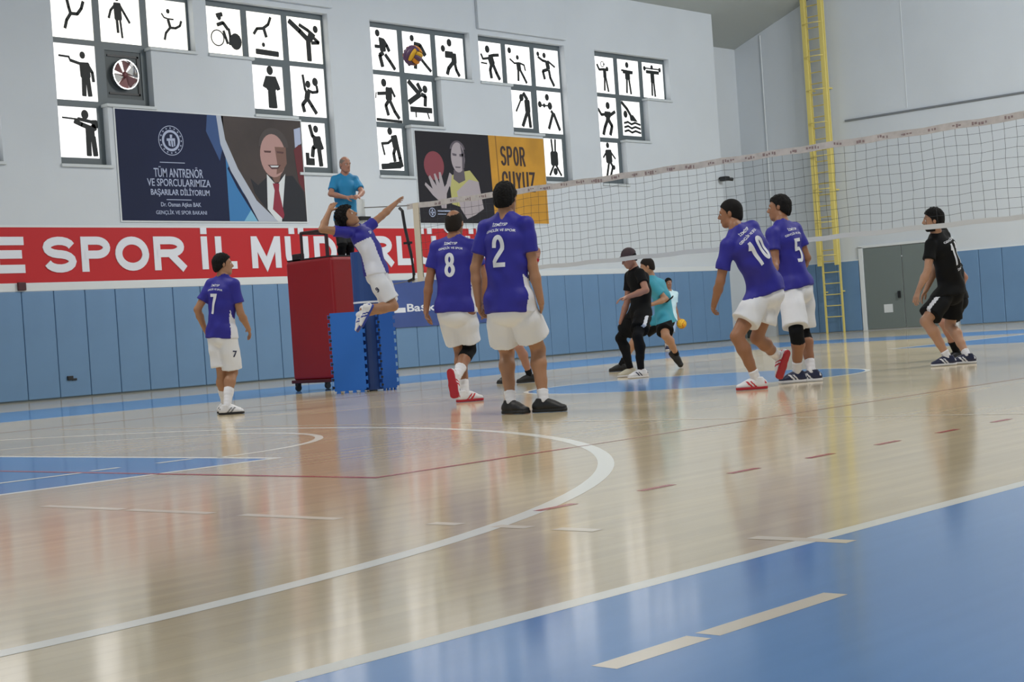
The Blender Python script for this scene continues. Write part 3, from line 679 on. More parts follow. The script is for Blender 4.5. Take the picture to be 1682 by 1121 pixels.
pl([(26.46, ZA + .35), (26.62, ZA + .35), (26.66, 4.05), (26.78, 4.25), (26.74, 4.35), (26.6, 4.2), (26.5, 4.55), (26.44, 4.55), (26.44, 4.28), (26.32, 4.52), (26.27, 4.5), (26.34, 4.22), (26.14, 4.47), (26.09, 4.43), (26.2, 4.15), (25.98, 4.3), (25.95, 4.24), (26.2, 4.0), (26.42, 3.85)], Y0 - .0078, m_skg, 'hand', pp)
pl([(26.68, 4.3), (26.8, 4.55), (26.88, 4.5), (26.8, 4.2)], Y0 - .007, m_skg, 'shoulder', pp)
mb = MB(); ringp(mb, 26.14, 3.60, .09, .11, Y0 - .007, 20)
for k in range(4):
    a = k * math.pi / 2; mb.face([(26.14 + .06 * math.cos(a - .5), Y0 - .007, 3.60 + .06 * math.sin(a - .5)), (26.14 + .075 * math.cos(a), Y0 - .007, 3.60 + .075 * math.sin(a)), (26.14 + .06 * math.cos(a + .5), Y0 - .007, 3.60 + .06 * math.sin(a + .5)), (26.14, Y0 - .007, 3.60)])
mb.box(26.32, 26.75, Y0 - .008, Y0 - .006, 3.62, 3.65); mb.box(26.32, 26.72, Y0 - .008, Y0 - .006, 3.55, 3.57)
mb.build('emblem', m_txt, pp)

# low blue banner fixed over the pads
m_lb = mat('low_banner_blue', rgb(58, 80, 142), .5, noise=.15, nscale=1.0)
mb = MB(); mb.box(24.3, 27.95, YL - .085, YL - .065, .95, 2.02)
lb = tag(mb.build('wall_banner', m_lb), 'small dark blue banner over the wall pads, below the yellow poster', 'banner')
wall_text('Başkanlığı', 25.05, 26.9, 1.25, 1.50, YL - .088, m_letter, lb, depth=.004, bold=.02)
mb = MB(); mb.box(24.4, 25.0, YL - .09, YL - .086, 1.29, 1.40); mb.build('rule', m_letter, lb)

# small things on the walls
mb = MB(); mb.box(15.28, 15.44, YL - .11, YL - .05, 2.05, 2.20)
tag(mb.build('wall_box', mat('dark_maroon', rgb(70, 30, 34), .5), bevel=.01), 'tiny dark red box on the white rail at the left', 'box')
mb = MB(); mb.box(16.18, 16.30, YL - .09, YL - .05, .34, .42); mb.box(16.28, 16.38, YL - .08, YL - .05, .33, .37)
tag(mb.build('wall_socket', m_black, bevel=.006), 'small dark socket low on the blue wall pads at the left', 'socket')
sc_ = thing('security_camera', 'small black camera on the wall corner, seen through the net', 'camera', (37.95, YL - .05, 4.65))
mb = MB(); mb.box(37.80, 38.0, YL - .30, YL - .06, 4.60, 4.73); mb.build('camera_body', m_black, sc_, bevel=.02)
mb = MB(); mb.tube([(37.9, YL - .08, 4.66), (37.9, YL, 4.70)], .035, 8); mb.tube([(38.0, YL - .2, 4.66), (38.14, YL - .3, 4.64)], .05, 10); mb.build('camera_mount', m_black, sc_)
mb = MB(); mb.box(40.5, 40.85, 27.2, 27.5, 0, .62); mb.box(40.47, 40.88, 27.17, 27.53, .60, .66)
tag(mb.build('waste_bin', mat('bin_dark_green', rgb(26, 40, 38), .5), bevel=.02), 'dark square bin standing in the far corner recess', 'bin')

# ------------------------------------------------------------------ caged ladder on the end wall
m_yellow = mat('ladder_yellow', rgb(224, 206, 118), .45)
lad = thing('wall_ladder', 'tall yellow caged ladder fixed to the end wall', 'ladder', (XR, 24.68, 0))
xl = XR - .22
for y in (24.38, 24.96):
    mb = MB(); mb.box(xl - .03, xl + .03, y - .022, y + .022, 0, 12.4); mb.build('rail', m_yellow, lad)
    mb = MB(); mb.box(xl - .20, xl - .12, y - .06, y + .06, 2.0, 12.4); mb.build('cage_strap', m_yellow, lad)
mb = MB(); mb.tube([(xl, 24.38, 0), (xl, 24.96, 0)], .016, 6)
rung0 = None
for i in range(37):
    z = .48 + i * .33
    if rung0 is None:
        mb = MB(); mb.tube([(0, -.29, 0), (0, .29, 0)], .017, 6); rung0 = mb.build('rung', m_yellow); o = rung0
    else: o = rung0.copy(); COL.objects.link(o)
    o.location = (xl, 24.67, z); setp(o, lad)
h0 = None
for i in range(11):
    z = 2.3 + i * .98
    if h0 is None:
        mb = MB(); pts = [(-.10, -.31, 0)] + [(-.16 - .16 * math.sin(a), -.31 * math.cos(a), 0) for a in np.linspace(0, math.pi, 9)] + [(-.10, .31, 0)]
        mb.tube(pts, .016, 5, cap=True); h0 = mb.build('cage_hoop', m_yellow); o = h0
    else: o = h0.copy(); COL.objects.link(o)
    o.location = (xl, 24.67, z); setp(o, lad)
for z in (1.2, 4.2, 7.2, 10.2):
    for y in (24.38, 24.96):
        mb = MB(); mb.box(xl, XR, y - .02, y + .02, z, z + .04); mb.build('bracket', m_yellow, lad)

# ------------------------------------------------------------------ net
XN = 14.6; YN0, YN1 = 5.4, 15.0
m_tape = mat('net_tape', rgb(188, 182, 180), .7, noise=.12, nscale=14)
m_tapeb = mat('net_tape_low', rgb(200, 202, 204), .7)
m_string = mat('net_string', rgb(58, 62, 66), .8)
m_mark = mat('tape_marks', rgb(138, 120, 122), .8)
net = thing('volleyball_net', 'white taped volleyball net with dark square mesh across the court', 'net', (XN, 10.2, 1.43))
rng = np.random.RandomState(4)
def sag(y): return -.02 * math.sin(math.pi * (y - 5) / 10)
def nz(y, t): return 1.45 + t * (.96) + sag(y) * (0.4 + .6 * t) + .006 * math.sin(y * 9 + t * 5)
mb = MB()
PW = .126; ny = int(round((YN1 - YN0) / PW))
W_ = rng.rand(ny + 1, 11)
def node(i, j):
    y = YN0 + i * PW + .004 * math.sin(j * .8 + i * .37); t = j / 10
    return np.array([XN + .004 * math.sin(i * .5 + j), y + .008 * (W_[i, j] - .5), nz(y, t) + .008 * (W_[i, j] - .5)])
for i in range(ny + 1):
    mb.tube([node(i, j) for j in range(11)], .0019, 3, cap=False)
for j in range(1, 10):
    mb.tube([node(i, j) for i in range(ny + 1)], .0019, 3, cap=False)
mb.build('net_mesh', m_string, net)
def strip(name, z0f, z1f, material, n=48, th=.006, y0=YN0, y1=YN1 + .15):
    mb = MB(); ys_ = np.linspace(y0, y1, n + 1)
    for i in range(n):
        a, b = ys_[i], ys_[i + 1]
        for x in (XN - th, XN + th):
            mb.face([(x, a, z0f(a)), (x, b, z0f(b)), (x, b, z1f(b)), (x, a, z1f(a))])
        mb.face([(XN - th, a, z1f(a)), (XN - th, b, z1f(b)), (XN + th, b, z1f(b)), (XN + th, a, z1f(a))])
        mb.face([(XN - th, a, z0f(a)), (XN - th, b, z0f(b)), (XN + th, b, z0f(b)), (XN + th, a, z0f(a))])
    return mb.build(name, material, net)
strip('top_tape', lambda y: nz(y, 1) - .025, lambda y: nz(y, 1) + .045, m_tape)['label'] = 'dirty white tape along the top of the net'
strip('bottom_tape', lambda y: nz(y, 0) - .03, lambda y: nz(y, 0) + .02, m_tapeb)
strip('side_tape', lambda y: nz(y, 0) - .03, lambda y: nz(y, 1) + .04, mat('side_band', rgb(205, 196, 178), .7), n=2, th=.008, y0=14.93, y1=15.04)
mb = MB(); r2 = np.random.RandomState(7)
for i in range(34):                                         # worn print on the top tape
    y = 5.6 + i * .27; z = nz(y, 1)
    for k in range(3 + r2.randint(3)):
        yy = y + k * .034 + .008 * r2.rand(); mb.box(XN - .0085, XN - .0065, yy, yy + .012 + .016 * r2.rand(), z - .016 + .02 * r2.rand(), z + .012 + .016 * r2.rand())
tag(mb.build('worn_print', m_mark, net), kind='stuff')
mb = MB(); mb.tube([(XN, 15.1, nz(15, 1) + .02), (XN, 15.99, 2.50)], .008, 5); mb.tube([(XN, 15.1, nz(15, 0)), (XN, 15.86, 1.40)], .006, 5); mb.build('net_rope', mat('rope_grey', rgb(120, 120, 118), .8), net)

# post with padding
post = thing('net_post', 'white net post rising out of the tall blue pad', 'post', (XN, 16.06, 0))
mb = MB(); mb.tube([(XN, 16.06, 0), (XN, 16.06, 2.62)], .055, 14); mb.build('pole', m_white, post, smooth=False)
mb = MB(); mb.box(XN - .09, XN + .09, 15.97, 16.15, 2.33, 2.38); mb.build('collar', m_black, post)
mb = MB(); mb.tube([(XN, 16.06, .02), (XN, 16.06, 1.9)], .19, 20); mb.tube([(XN, 16.06, .02), (XN, 16.06, .05)], .2, 20)
pd = mb.build('post_pad', mat('post_pad_blue', rgb(34, 68, 130), .42), post, smooth=False); pd['label'] = 'dark blue padded sleeve round the post'
mb = MB(); mb.tube([(XN, 16.06, 1.20), (XN, 16.06, 1.225)], .194, 20); mb.build('strap', m_letter, post)
# black hooked antenna bar at the net end
mb = MB(); mb.tube([(XN - .02, 15.28, 2.42), (XN - .02, 15.23, 2.38), (XN - .02, 15.20, 2.15), (XN - .02, 15.12, 1.8), (XN - .02, 15.09, 1.52), (XN - .02, 15.11, 1.46), (XN - .02, 15.2, 1.44)], .021, 8)
mb.box(XN - .05, XN + .01, 15.11, 15.22, 1.93, 1.96)
mb.build('tension_bar', m_black, net, smooth=False)['label'] = 'black hooked bar at the end of the net'

# puzzle foam mats leaning round the post pad
def puzzle_mat(c, e, label, material, width, height=1.06):
    """c: foot point, e: unit vector along the width"""
    e = np.array([e[0], e[1], 0.0]); e /= np.linalg.norm(e); n = np.cross(e, UP)
    root = thing('foam_mat', label, 'mat', (c[0], c[1], 0), group='blue puzzle mats round the net post')
    th = .022; out = []
    nb, ns = max(4, int(round(width / .1))), 10
    def tooth(a, b, dirn, k):
        pts = []
        for i in range(k):
            t0, t1 = i / k, (i + 1) / k; p = a + (b - a) * t0; q = a + (b - a) * t1; m_ = (q - p)
            pts += [p + m_ * .1, p + m_ * .3 + dirn * .0, p + m_ * .22 + dirn * .03, p + m_ * .78 + dirn * .03, p + m_ * .7, p + m_ * .9]
        return pts
    O = np.array([c[0], c[1], .03]); A, B = O, O + e * width; Cc, Dd = B + UP * height, O + UP * height
    loop = tooth(A, B, -UP, nb) + tooth(B, Cc, e, ns) + [Cc, Dd] + tooth(Dd, A, -e, ns)
    mb = MB(); f = [p + n * th for p in loop]; bk = [p - n * th for p in loop]
    mb.face(f); mb.face(bk[::-1])
    for i in range(len(loop)): j = (i + 1) % len(loop); mb.face([f[i], bk[i], bk[j], f[j]])
    mb.build('foam_sheet', material, root)
    mb = MB()
    for i in range(ns):
        p = A + UP * height * (i + .5) / ns - e * .012
        mb.face([p + n * (th + .002) + d for d in (-e * .012 - UP * .02, e * .02 - UP * .012, e * .02 + UP * .012, -e * .012 + UP * .02)])
        mb.face([p - n * (th + .002) + d for d in (-e * .012 - UP * .02, e * .02 - UP * .012, e * .02 + UP * .012, -e * .012 + UP * .02)])
    mb.build('edge_teeth', m_black, root)
    return root
m_foamA = mat('foam_blue', rgb(30, 104, 196), .55); m_foamB = mat('foam_blue_deep', rgb(26, 92, 184), .55)
puzzle_mat((14.08, 16.26), (RH[0] + .0, RH[1] - .0), 'left blue foam puzzle mat standing before the red box', m_foamA, .43)
puzzle_mat((14.52, 15.78), (RH[0] + .5, RH[1] + .25), 'right blue foam puzzle mat standing beside the net post', m_foamB, .20)

# red padded umpire stand on castors
m_redpad = mat('stand_red_vinyl', rgb(142, 12, 22), .35, noise=.05, nscale=2)
st = thing('umpire_stand', 'tall red padded umpire stand on castors beside the net post', 'stand', (15.5, 17.7, 0))
bx0, bx1, by0, by1 = 15.30, 15.98, 17.55, 18.60
mb = MB(); mb.box(bx0, bx1, by0, by1, .16, 1.96); bd = mb.build('padded_body', m_redpad, st)
bv = bd.modifiers.new('bevel', 'BEVEL'); bv.width = .05; bv.segments = 4
for p in bd.data.polygons: p.use_smooth = False
mb = MB(); mb.box(bx0 - .02, bx1 + .02, by0 - .02, by1 + .02, .12, .17); mb.build('base_frame', mat('dark_red_steel', rgb(74, 10, 16), .45), st, bevel=.008)
for x in (bx0 + .05, bx1 - .05):
    for y in (by0 + .05, by1 - .05):
        mb = MB(); mb.tube([(x, y - .018, .05), (x, y + .018, .05)], .05, 14); w_ = mb.build('castor', m_black, st)
        mb = MB(); mb.box(x - .035, x + .035, y - .03, y + .03, .085, .13); mb.build('fork', m_black, w_)
m_rail = mat('rail_dark', rgb(48, 18, 22), .4)
for (a, b) in (((bx0 + .05, by1 - .35), (bx0 + .05, by1 - .35)), ((bx1 - .1, by1 - .3), (bx1 - .1, by1 - .3)), ((bx0 + .05, by0 + .12), (bx0 + .05, by0 + .12))):
    mb = MB(); mb.tube([(a[0], a[1], 1.9), (a[0], a[1], 2.36)], .022, 8); mb.build('rail_post', m_rail, st)
mb = MB(); mb.tube([(bx0 + .05, by0 + .12, 2.36), (bx0 + .05, by1 - .35, 2.36), (bx1 - .1, by1 - .3, 2.36)], .022, 8); mb.build('hand_rail', m_rail, st)
mb = MB(); mb.box(bx0 + .02, bx0 + .1, by1 - .34, by1 - .14, 1.94, 2.06); mb.build('latch', m_black, st, bevel=.01)
mb = MB(); mb.box(bx0 + .02, bx1 - .02, by0 + .02, by1 - .02, 1.955, 1.975); mb.build('platform', m_black, st)

# ------------------------------------------------------------------ balls
def ball(c, r, label, cols, tilt=(0, 0, 0), seams=True):
    """volleyball: a cube-sphere whose six sides carry three curved panels each"""
    root = thing('volleyball', label, 'ball', tuple(c))
    N = 9; k = 0
    E = Matrix.Rotation(tilt[0], 3, 'X') @ Matrix.Rotation(tilt[1], 3, 'Y') @ Matrix.Rotation(tilt[2], 3, 'Z')
    for ax in range(3):
        for sg in (1, -1):
            for st_ in range(3):
                mb = MB(); vs = []
                u0, u1 = -1 + 2 * st_ / 3 + .02, -1 + 2 * (st_ + 1) / 3 - .02
                for i in range(4):
                    for j in range(N):
                        u = u0 + (u1 - u0) * i / 3; v = -.985 + 1.97 * j / (N - 1)
                        d = np.zeros(3); d[ax] = sg; d[(ax + 1) % 3] = math.tan(u * math.pi / 4); d[(ax + 2) % 3] = math.tan(v * math.pi / 4)
                        d /= np.linalg.norm(d); edge = min(i, 3 - i, 1) * .012 + r
                        vs.append(np.array(c) + np.array(E @ Vector(d)) * edge)
                fs = [(i * N + j, (i + 1) * N + j, (i + 1) * N + j + 1, i * N + j + 1) for i in range(3) for j in range(N - 1)]
                mb.raw(vs, fs)
                mb.build('ball_panel', cols[(st_ + (0 if sg > 0 else 1)) % len(cols)] if st_ == 1 else cols[(ax + st_) % len(cols)], root, smooth=True)
    mb = MB(); mb.ball(c, r * .995, 24, 16); mb.build('ball_core', m_black, root, smooth=True)
    return root
m_by = mat('ball_yellow', rgb(232, 178, 40), .45); m_bo = mat('ball_orange', rgb(226, 140, 20), .45); m_bb = mat('ball_violet', rgb(92, 62, 96), .45)
def W3(px, py, D):
    d = F_ + R_ * (px - 841) / FPX - U_ * (py - 560.5) / FPX
    return C_ + d * D
ball(W3(678, 91, 18.2), .105, 'yellow and violet volleyball in the air before the windows', [m_by, m_bo, m_bb], (.5, .3, .2))
# ------------------------------------------------------------------ bodies as smooth distance fields
class Field:
    def __init__(s, lo, hi, h):
        s.h = h; s.lo = np.array(lo, np.float32)
        n = np.ceil((np.array(hi) - np.array(lo)) / h).astype(int) + 1
        s.n = n
        s.ax = [s.lo[i] + h * np.arange(n[i], dtype=np.float32) for i in range(3)]
    def new(s): return np.full(s.n, 1.0, np.float32)
    def sub(s, lo, hi, pad=.06):
        sl = []
        for i in range(3):
            a = int(max(0, math.floor((lo[i] - pad - s.lo[i]) / s.h))); b = int(min(s.n[i], math.ceil((hi[i] + pad - s.lo[i]) / s.h) + 1))
            if b <= a: return None
            sl.append(slice(a, b))
        X = s.ax[0][sl[0]][:, None, None]; Y = s.ax[1][sl[1]][None, :, None]; Z = s.ax[2][sl[2]][None, None, :]
        return tuple(sl), X, Y, Z

def smin(a, b, k):
    if k <= 0: return np.minimum(a, b)
    h = np.clip(.5 + .5 * (b - a) / k, 0, 1)
    return b + (a - b) * h - k * h * (1 - h)

def p_cone(a, b, ra, rb):
    a = np.asarray(a, np.float32); b = np.asarray(b, np.float32)
    lo = np.minimum(a - ra, b - rb); hi = np.maximum(a + ra, b + rb)
    def f(X, Y, Z):
        d = b - a; L = float(d @ d) + 1e-9
        x, y, z = X - a[0], Y - a[1], Z - a[2]
        t = np.clip((x * d[0] + y * d[1] + z * d[2]) / L, 0, 1)
        return np.sqrt((x - t * d[0]) ** 2 + (y - t * d[1]) ** 2 + (z - t * d[2]) ** 2) - (ra + (rb - ra) * t)
    return lo, hi, f
def p_ell(c, axes, r):
    c = np.asarray(c, np.float32); A = np.asarray(axes, np.float32); r = np.asarray(r, np.float32); m_ = float(r.max())
    def f(X, Y, Z):
        x, y, z = X - c[0], Y - c[1], Z - c[2]
        q = [(x * A[i][0] + y * A[i][1] + z * A[i][2]) / r[i] for i in range(3)]
        k = np.sqrt(q[0] ** 2 + q[1] ** 2 + q[2] ** 2)
        return (k - 1) * float(r.min()) * (1 if True else 1)
    return c - m_, c + m_, f
def p_slab(a, b, s_, ra, rb):
    """elliptic tapered capsule; s_ lateral axis, ra/rb = (lateral, depth) radii"""
    a = np.asarray(a, np.float32); b = np.asarray(b, np.float32); s_ = np.asarray(s_, np.float32)
    R = max(ra + rb); lo = np.minimum(a, b) - R; hi = np.maximum(a, b) + R
    def f(X, Y, Z):
        d = b - a; L = float(d @ d) + 1e-9
        x, y, z = X - a[0], Y - a[1], Z - a[2]
        t = np.clip((x * d[0] + y * d[1] + z * d[2]) / L, 0, 1)
        x, y, z = x - t * d[0], y - t * d[1], z - t * d[2]
        l = x * s_[0] + y * s_[1] + z * s_[2]
        x, y, z = x - l * s_[0], y - l * s_[1], z - l * s_[2]
        A = ra[0] + (rb[0] - ra[0]) * t; B = ra[1] + (rb[1] - ra[1]) * t
        return (np.sqrt((l / A) ** 2 + (x * x + y * y + z * z) / (B * B)) - 1) * np.minimum(A, B)
    return lo, hi, f
def cut(v, fld, sub, p, n):
    """keep the side of the plane where (x-p).n < 0, on a sub block"""
    sl, X, Y, Z = sub
    d = (X - p[0]) * n[0] + (Y - p[1]) * n[1] + (Z - p[2]) * n[2]
    return np.maximum(v, d)
def add(fld, v, prims, k=.02, cuts=(), disp=None):
    """smooth union of prims (a group, optionally cut by planes) into v"""
    lo = np.min([p[0] for p in prims], 0); hi = np.max([p[1] for p in prims], 0)
    sb = fld.sub(lo, hi)
    if sb is None: return
    sl, X, Y, Z = sb
    g = None
    for p in prims:
        kk = p[3] if len(p) > 3 else k
        q = p[2](X, Y, Z)
        g = q if g is None else smin(g, q, kk)
    if disp is not None: g = g + disp(X, Y, Z)
    for (pp, nn) in cuts: g = cut(g, fld, sb, pp, nn)
    return sl, g
def union(v, res, k=0.0):
    if res is None: return
    sl, g = res
    v[sl] = smin(v[sl], g, k)

def surfnet(fld, v):
    s = v < 0
    c = np.zeros(tuple(np.array(v.shape) - 1), np.int8)
    for dx in (0, 1):
        for dy in (0, 1):
            for dz in (0, 1):
                c += s[dx:dx + c.shape[0], dy:dy + c.shape[1], dz:dz + c.shape[2]]
    act = (c > 0) & (c < 8)
    idx = np.argwhere(act)
    if len(idx) == 0: return np.zeros((0, 3)), np.zeros((0, 4), int)
    ids = np.full(act.shape, -1, np.int64); ids[act] = np.arange(len(idx))
    corner = [(dx, dy, dz) for dx in (0, 1) for dy in (0, 1) for dz in (0, 1)]
    cv = [v[idx[:, 0] + a, idx[:, 1] + b, idx[:, 2] + d] for a, b, d in corner]
    acc = np.zeros((len(idx), 3)); cnt = np.zeros(len(idx))
    for i in range(8):
        for j in range(i + 1, 8):
            df = np.array(corner[j]) - np.array(corner[i])
            if np.abs(df).sum() != 1: continue
            a, b = cv[i], cv[j]; m_ = (a < 0) != (b < 0)
            t = np.where(m_, a / np.where(m_, a - b, 1), 0)
            acc += m_[:, None] * (np.array(corner[i])[None] + t[:, None] * df[None]); cnt += m_
    V = fld.lo + fld.h * (idx + acc / cnt[:, None])
    Fs = []
    for ax in range(3):
        u, w_ = (ax + 1) % 3, (ax + 2) % 3
        a = [slice(None)] * 3; b = [slice(None)] * 3; a[ax] = slice(0, -1); b[ax] = slice(1, None)
        df = s[tuple(a)] != s[tuple(b)]
        e = np.argwhere(df)
        e = e[(e[:, u] > 0) & (e[:, w_] > 0) & (e[:, u] < s.shape[u] - 1) & (e[:, w_] < s.shape[w_] - 1)]
        if len(e) == 0: continue
        du = np.eye(3, dtype=int)[u]; dw = np.eye(3, dtype=int)[w_]
        q = [ids[tuple((e - x).T)] for x in (du * 0, du, du + dw, dw)]
        Q = np.stack(q, 1)
        inside = s[tuple(e.T)]
        Q[~inside] = Q[~inside][:, ::-1]
        Fs.append(Q[:, ::-1] if False else Q)
    return V, np.concatenate(Fs)

def mesh_from(name, parts, mats, parent, matidx=None, flip=False):
    """parts: list of (V,F) put in one smooth mesh"""
    Vs, Fq, n = [], [], 0
    for V, F in parts:
        Vs.append(V); Fq.append(F + n); n += len(V)
    V = np.concatenate(Vs); F = np.concatenate(Fq)
    me = bpy.data.meshes.new(name)
    me.vertices.add(len(V)); me.vertices.foreach_set('co', V.astype(np.float32).ravel())
    me.loops.add(len(F) * 4); me.loops.foreach_set('vertex_index', F.astype(np.int32).ravel())
    me.polygons.add(len(F)); me.polygons.foreach_set('loop_start', np.arange(len(F), dtype=np.int32) * 4)
    me.polygons.foreach_set('loop_total', np.full(len(F), 4, np.int32))
    if not isinstance(mats, (list, tuple)): mats = [mats]
    for q in mats: me.materials.append(q)
    if matidx is not None:
        cen = V[F].mean(1); me.polygons.foreach_set('material_index', matidx(cen).astype(np.int32))
    me.polygons.foreach_set('use_smooth', np.ones(len(F), bool))
    me.update(calc_edges=True); me.validate()
    o = bpy.data.objects.new(name, me); COL.objects.link(o)
    if parent is not None: setp(o, parent)
    return o

nrm = lambda v: np.asarray(v, float) / (np.linalg.norm(v) + 1e-12)
def cf(r, u, a): return RH * r + UP * u + AH * a              # camera-aligned level frame
def P3(px, py, D): return W3(px, py, D)
def project(P):
    d = np.asarray(P) - C_; z = d @ F_
    return 841 + FPX * (d @ R_) / z, 560.5 - FPX * (d @ U_) / z, z
def reach(base, px, py, L, prefer):
    """point on the pixel ray at distance L from base, on the side of 'prefer'"""
    d = (F_ + R_ * (px - 841) / FPX - U_ * (py - 560.5) / FPX); 
    o = C_ - base; a = d @ d; b = 2 * o @ d; c = o @ o - L * L
    disc = b * b - 4 * a * c
    if disc <= 0:
        q = C_ + d * (-b / (2 * a)); v = q - base
        return q if np.linalg.norm(v) < L * 1.12 else base + v / np.linalg.norm(v) * L * 1.12
    s_ = math.sqrt(disc)
    c1, c2 = C_ + d * ((-b - s_) / (2 * a)), C_ + d * ((-b + s_) / (2 * a))
    return c1 if (c1 - base) @ prefer > (c2 - base) @ prefer else c2
def ground_at(px, D, h):
    """point of pixel column px at depth D and height h"""
    p0 = P3(px, 560.5, D); dn = P3(px, 660.5, D) - p0
    t = (h - p0[2]) / dn[2]
    return p0 + dn * t

def hand_prims(Wp, d, pn, th, k, curl=.35, spread=.10):
    """palm, four jointed fingers and thumb.  d: wrist to fingers, pn: palm normal, th: thumb side"""
    d = nrm(d); pn = nrm(pn - d * (pn @ d)); th = nrm(th - d * (th @ d) - pn * (th @ pn))
    out = [p_slab(Wp + d * .012 * k, Wp + d * .078 * k, th, (.029 * k, .017 * k), (.040 * k, .014 * k)) + (.012,)]
    fl = [.078, .086, .080, .062]; off = [.030, .010, -.010, -.029]; rr = [.0088, .0090, .0086, .0076]
    for L, o_, r in zip(fl, off, rr):
        p = Wp + d * .080 * k + th * o_ * k; dd = nrm(d + th * o_ * 6 * spread); ang = curl * (1.0 + (0.03 - o_) * 3)
        for i, fr in enumerate((.46, .30, .24)):
            a = ang * (.7 if i == 0 else 1.0)
            dd = nrm(dd * math.cos(a) + pn * math.sin(a))
            q = p + dd * L * fr * k
            out.append(p_cone(p, q, r * k * (1 - .10 * i), r * k * (.92 - .10 * i)) + (.004,)); p = q
    p = Wp + d * .022 * k + th * .026 * k; dd = nrm(th * .75 + d * .8 + pn * .35)
    for L, r in ((.040, .0125), (.030, .0105), (.024, .009)):
        q = p + dd * L * k; out.append(p_cone(p, q, r * k, r * .9 * k) + (.006,)); p = q; dd = nrm(dd + d * .35 + pn * .1 - th * .1)
    return out

def shoe_sdf(A, f, up, k):
    """upper and sole of one shoe; A ankle joint, f toe direction, up sole normal"""
    f = nrm(f); up = nrm(up - f * (up @ f)); s_ = np.cross(f, up)
    O = A - up * .092 * k
    P = lambda a, b, c=0.0: O + (f * a + up * b + s_ * c) * k
    prims = [p_slab(P(-.055, .045), P(.06, .048), s_, (.036 * k, .042 * k), (.041 * k, .040 * k)),
             p_slab(P(.06, .044), P(.155, .030), s_, (.042 * k, .036 * k), (.040 * k, .024 * k)),
             p_cone(P(-.035, .05), P(-.018, .105), .040 * k, .041 * k), p_cone(P(.03, .07), P(.10, .045), .036 * k, .030 * k)]
    return O, f, up, s_, prims

SKIN = {}
def skin(n, col): return mat('skin_' + n, col, .5, noise=.05, nscale=6)

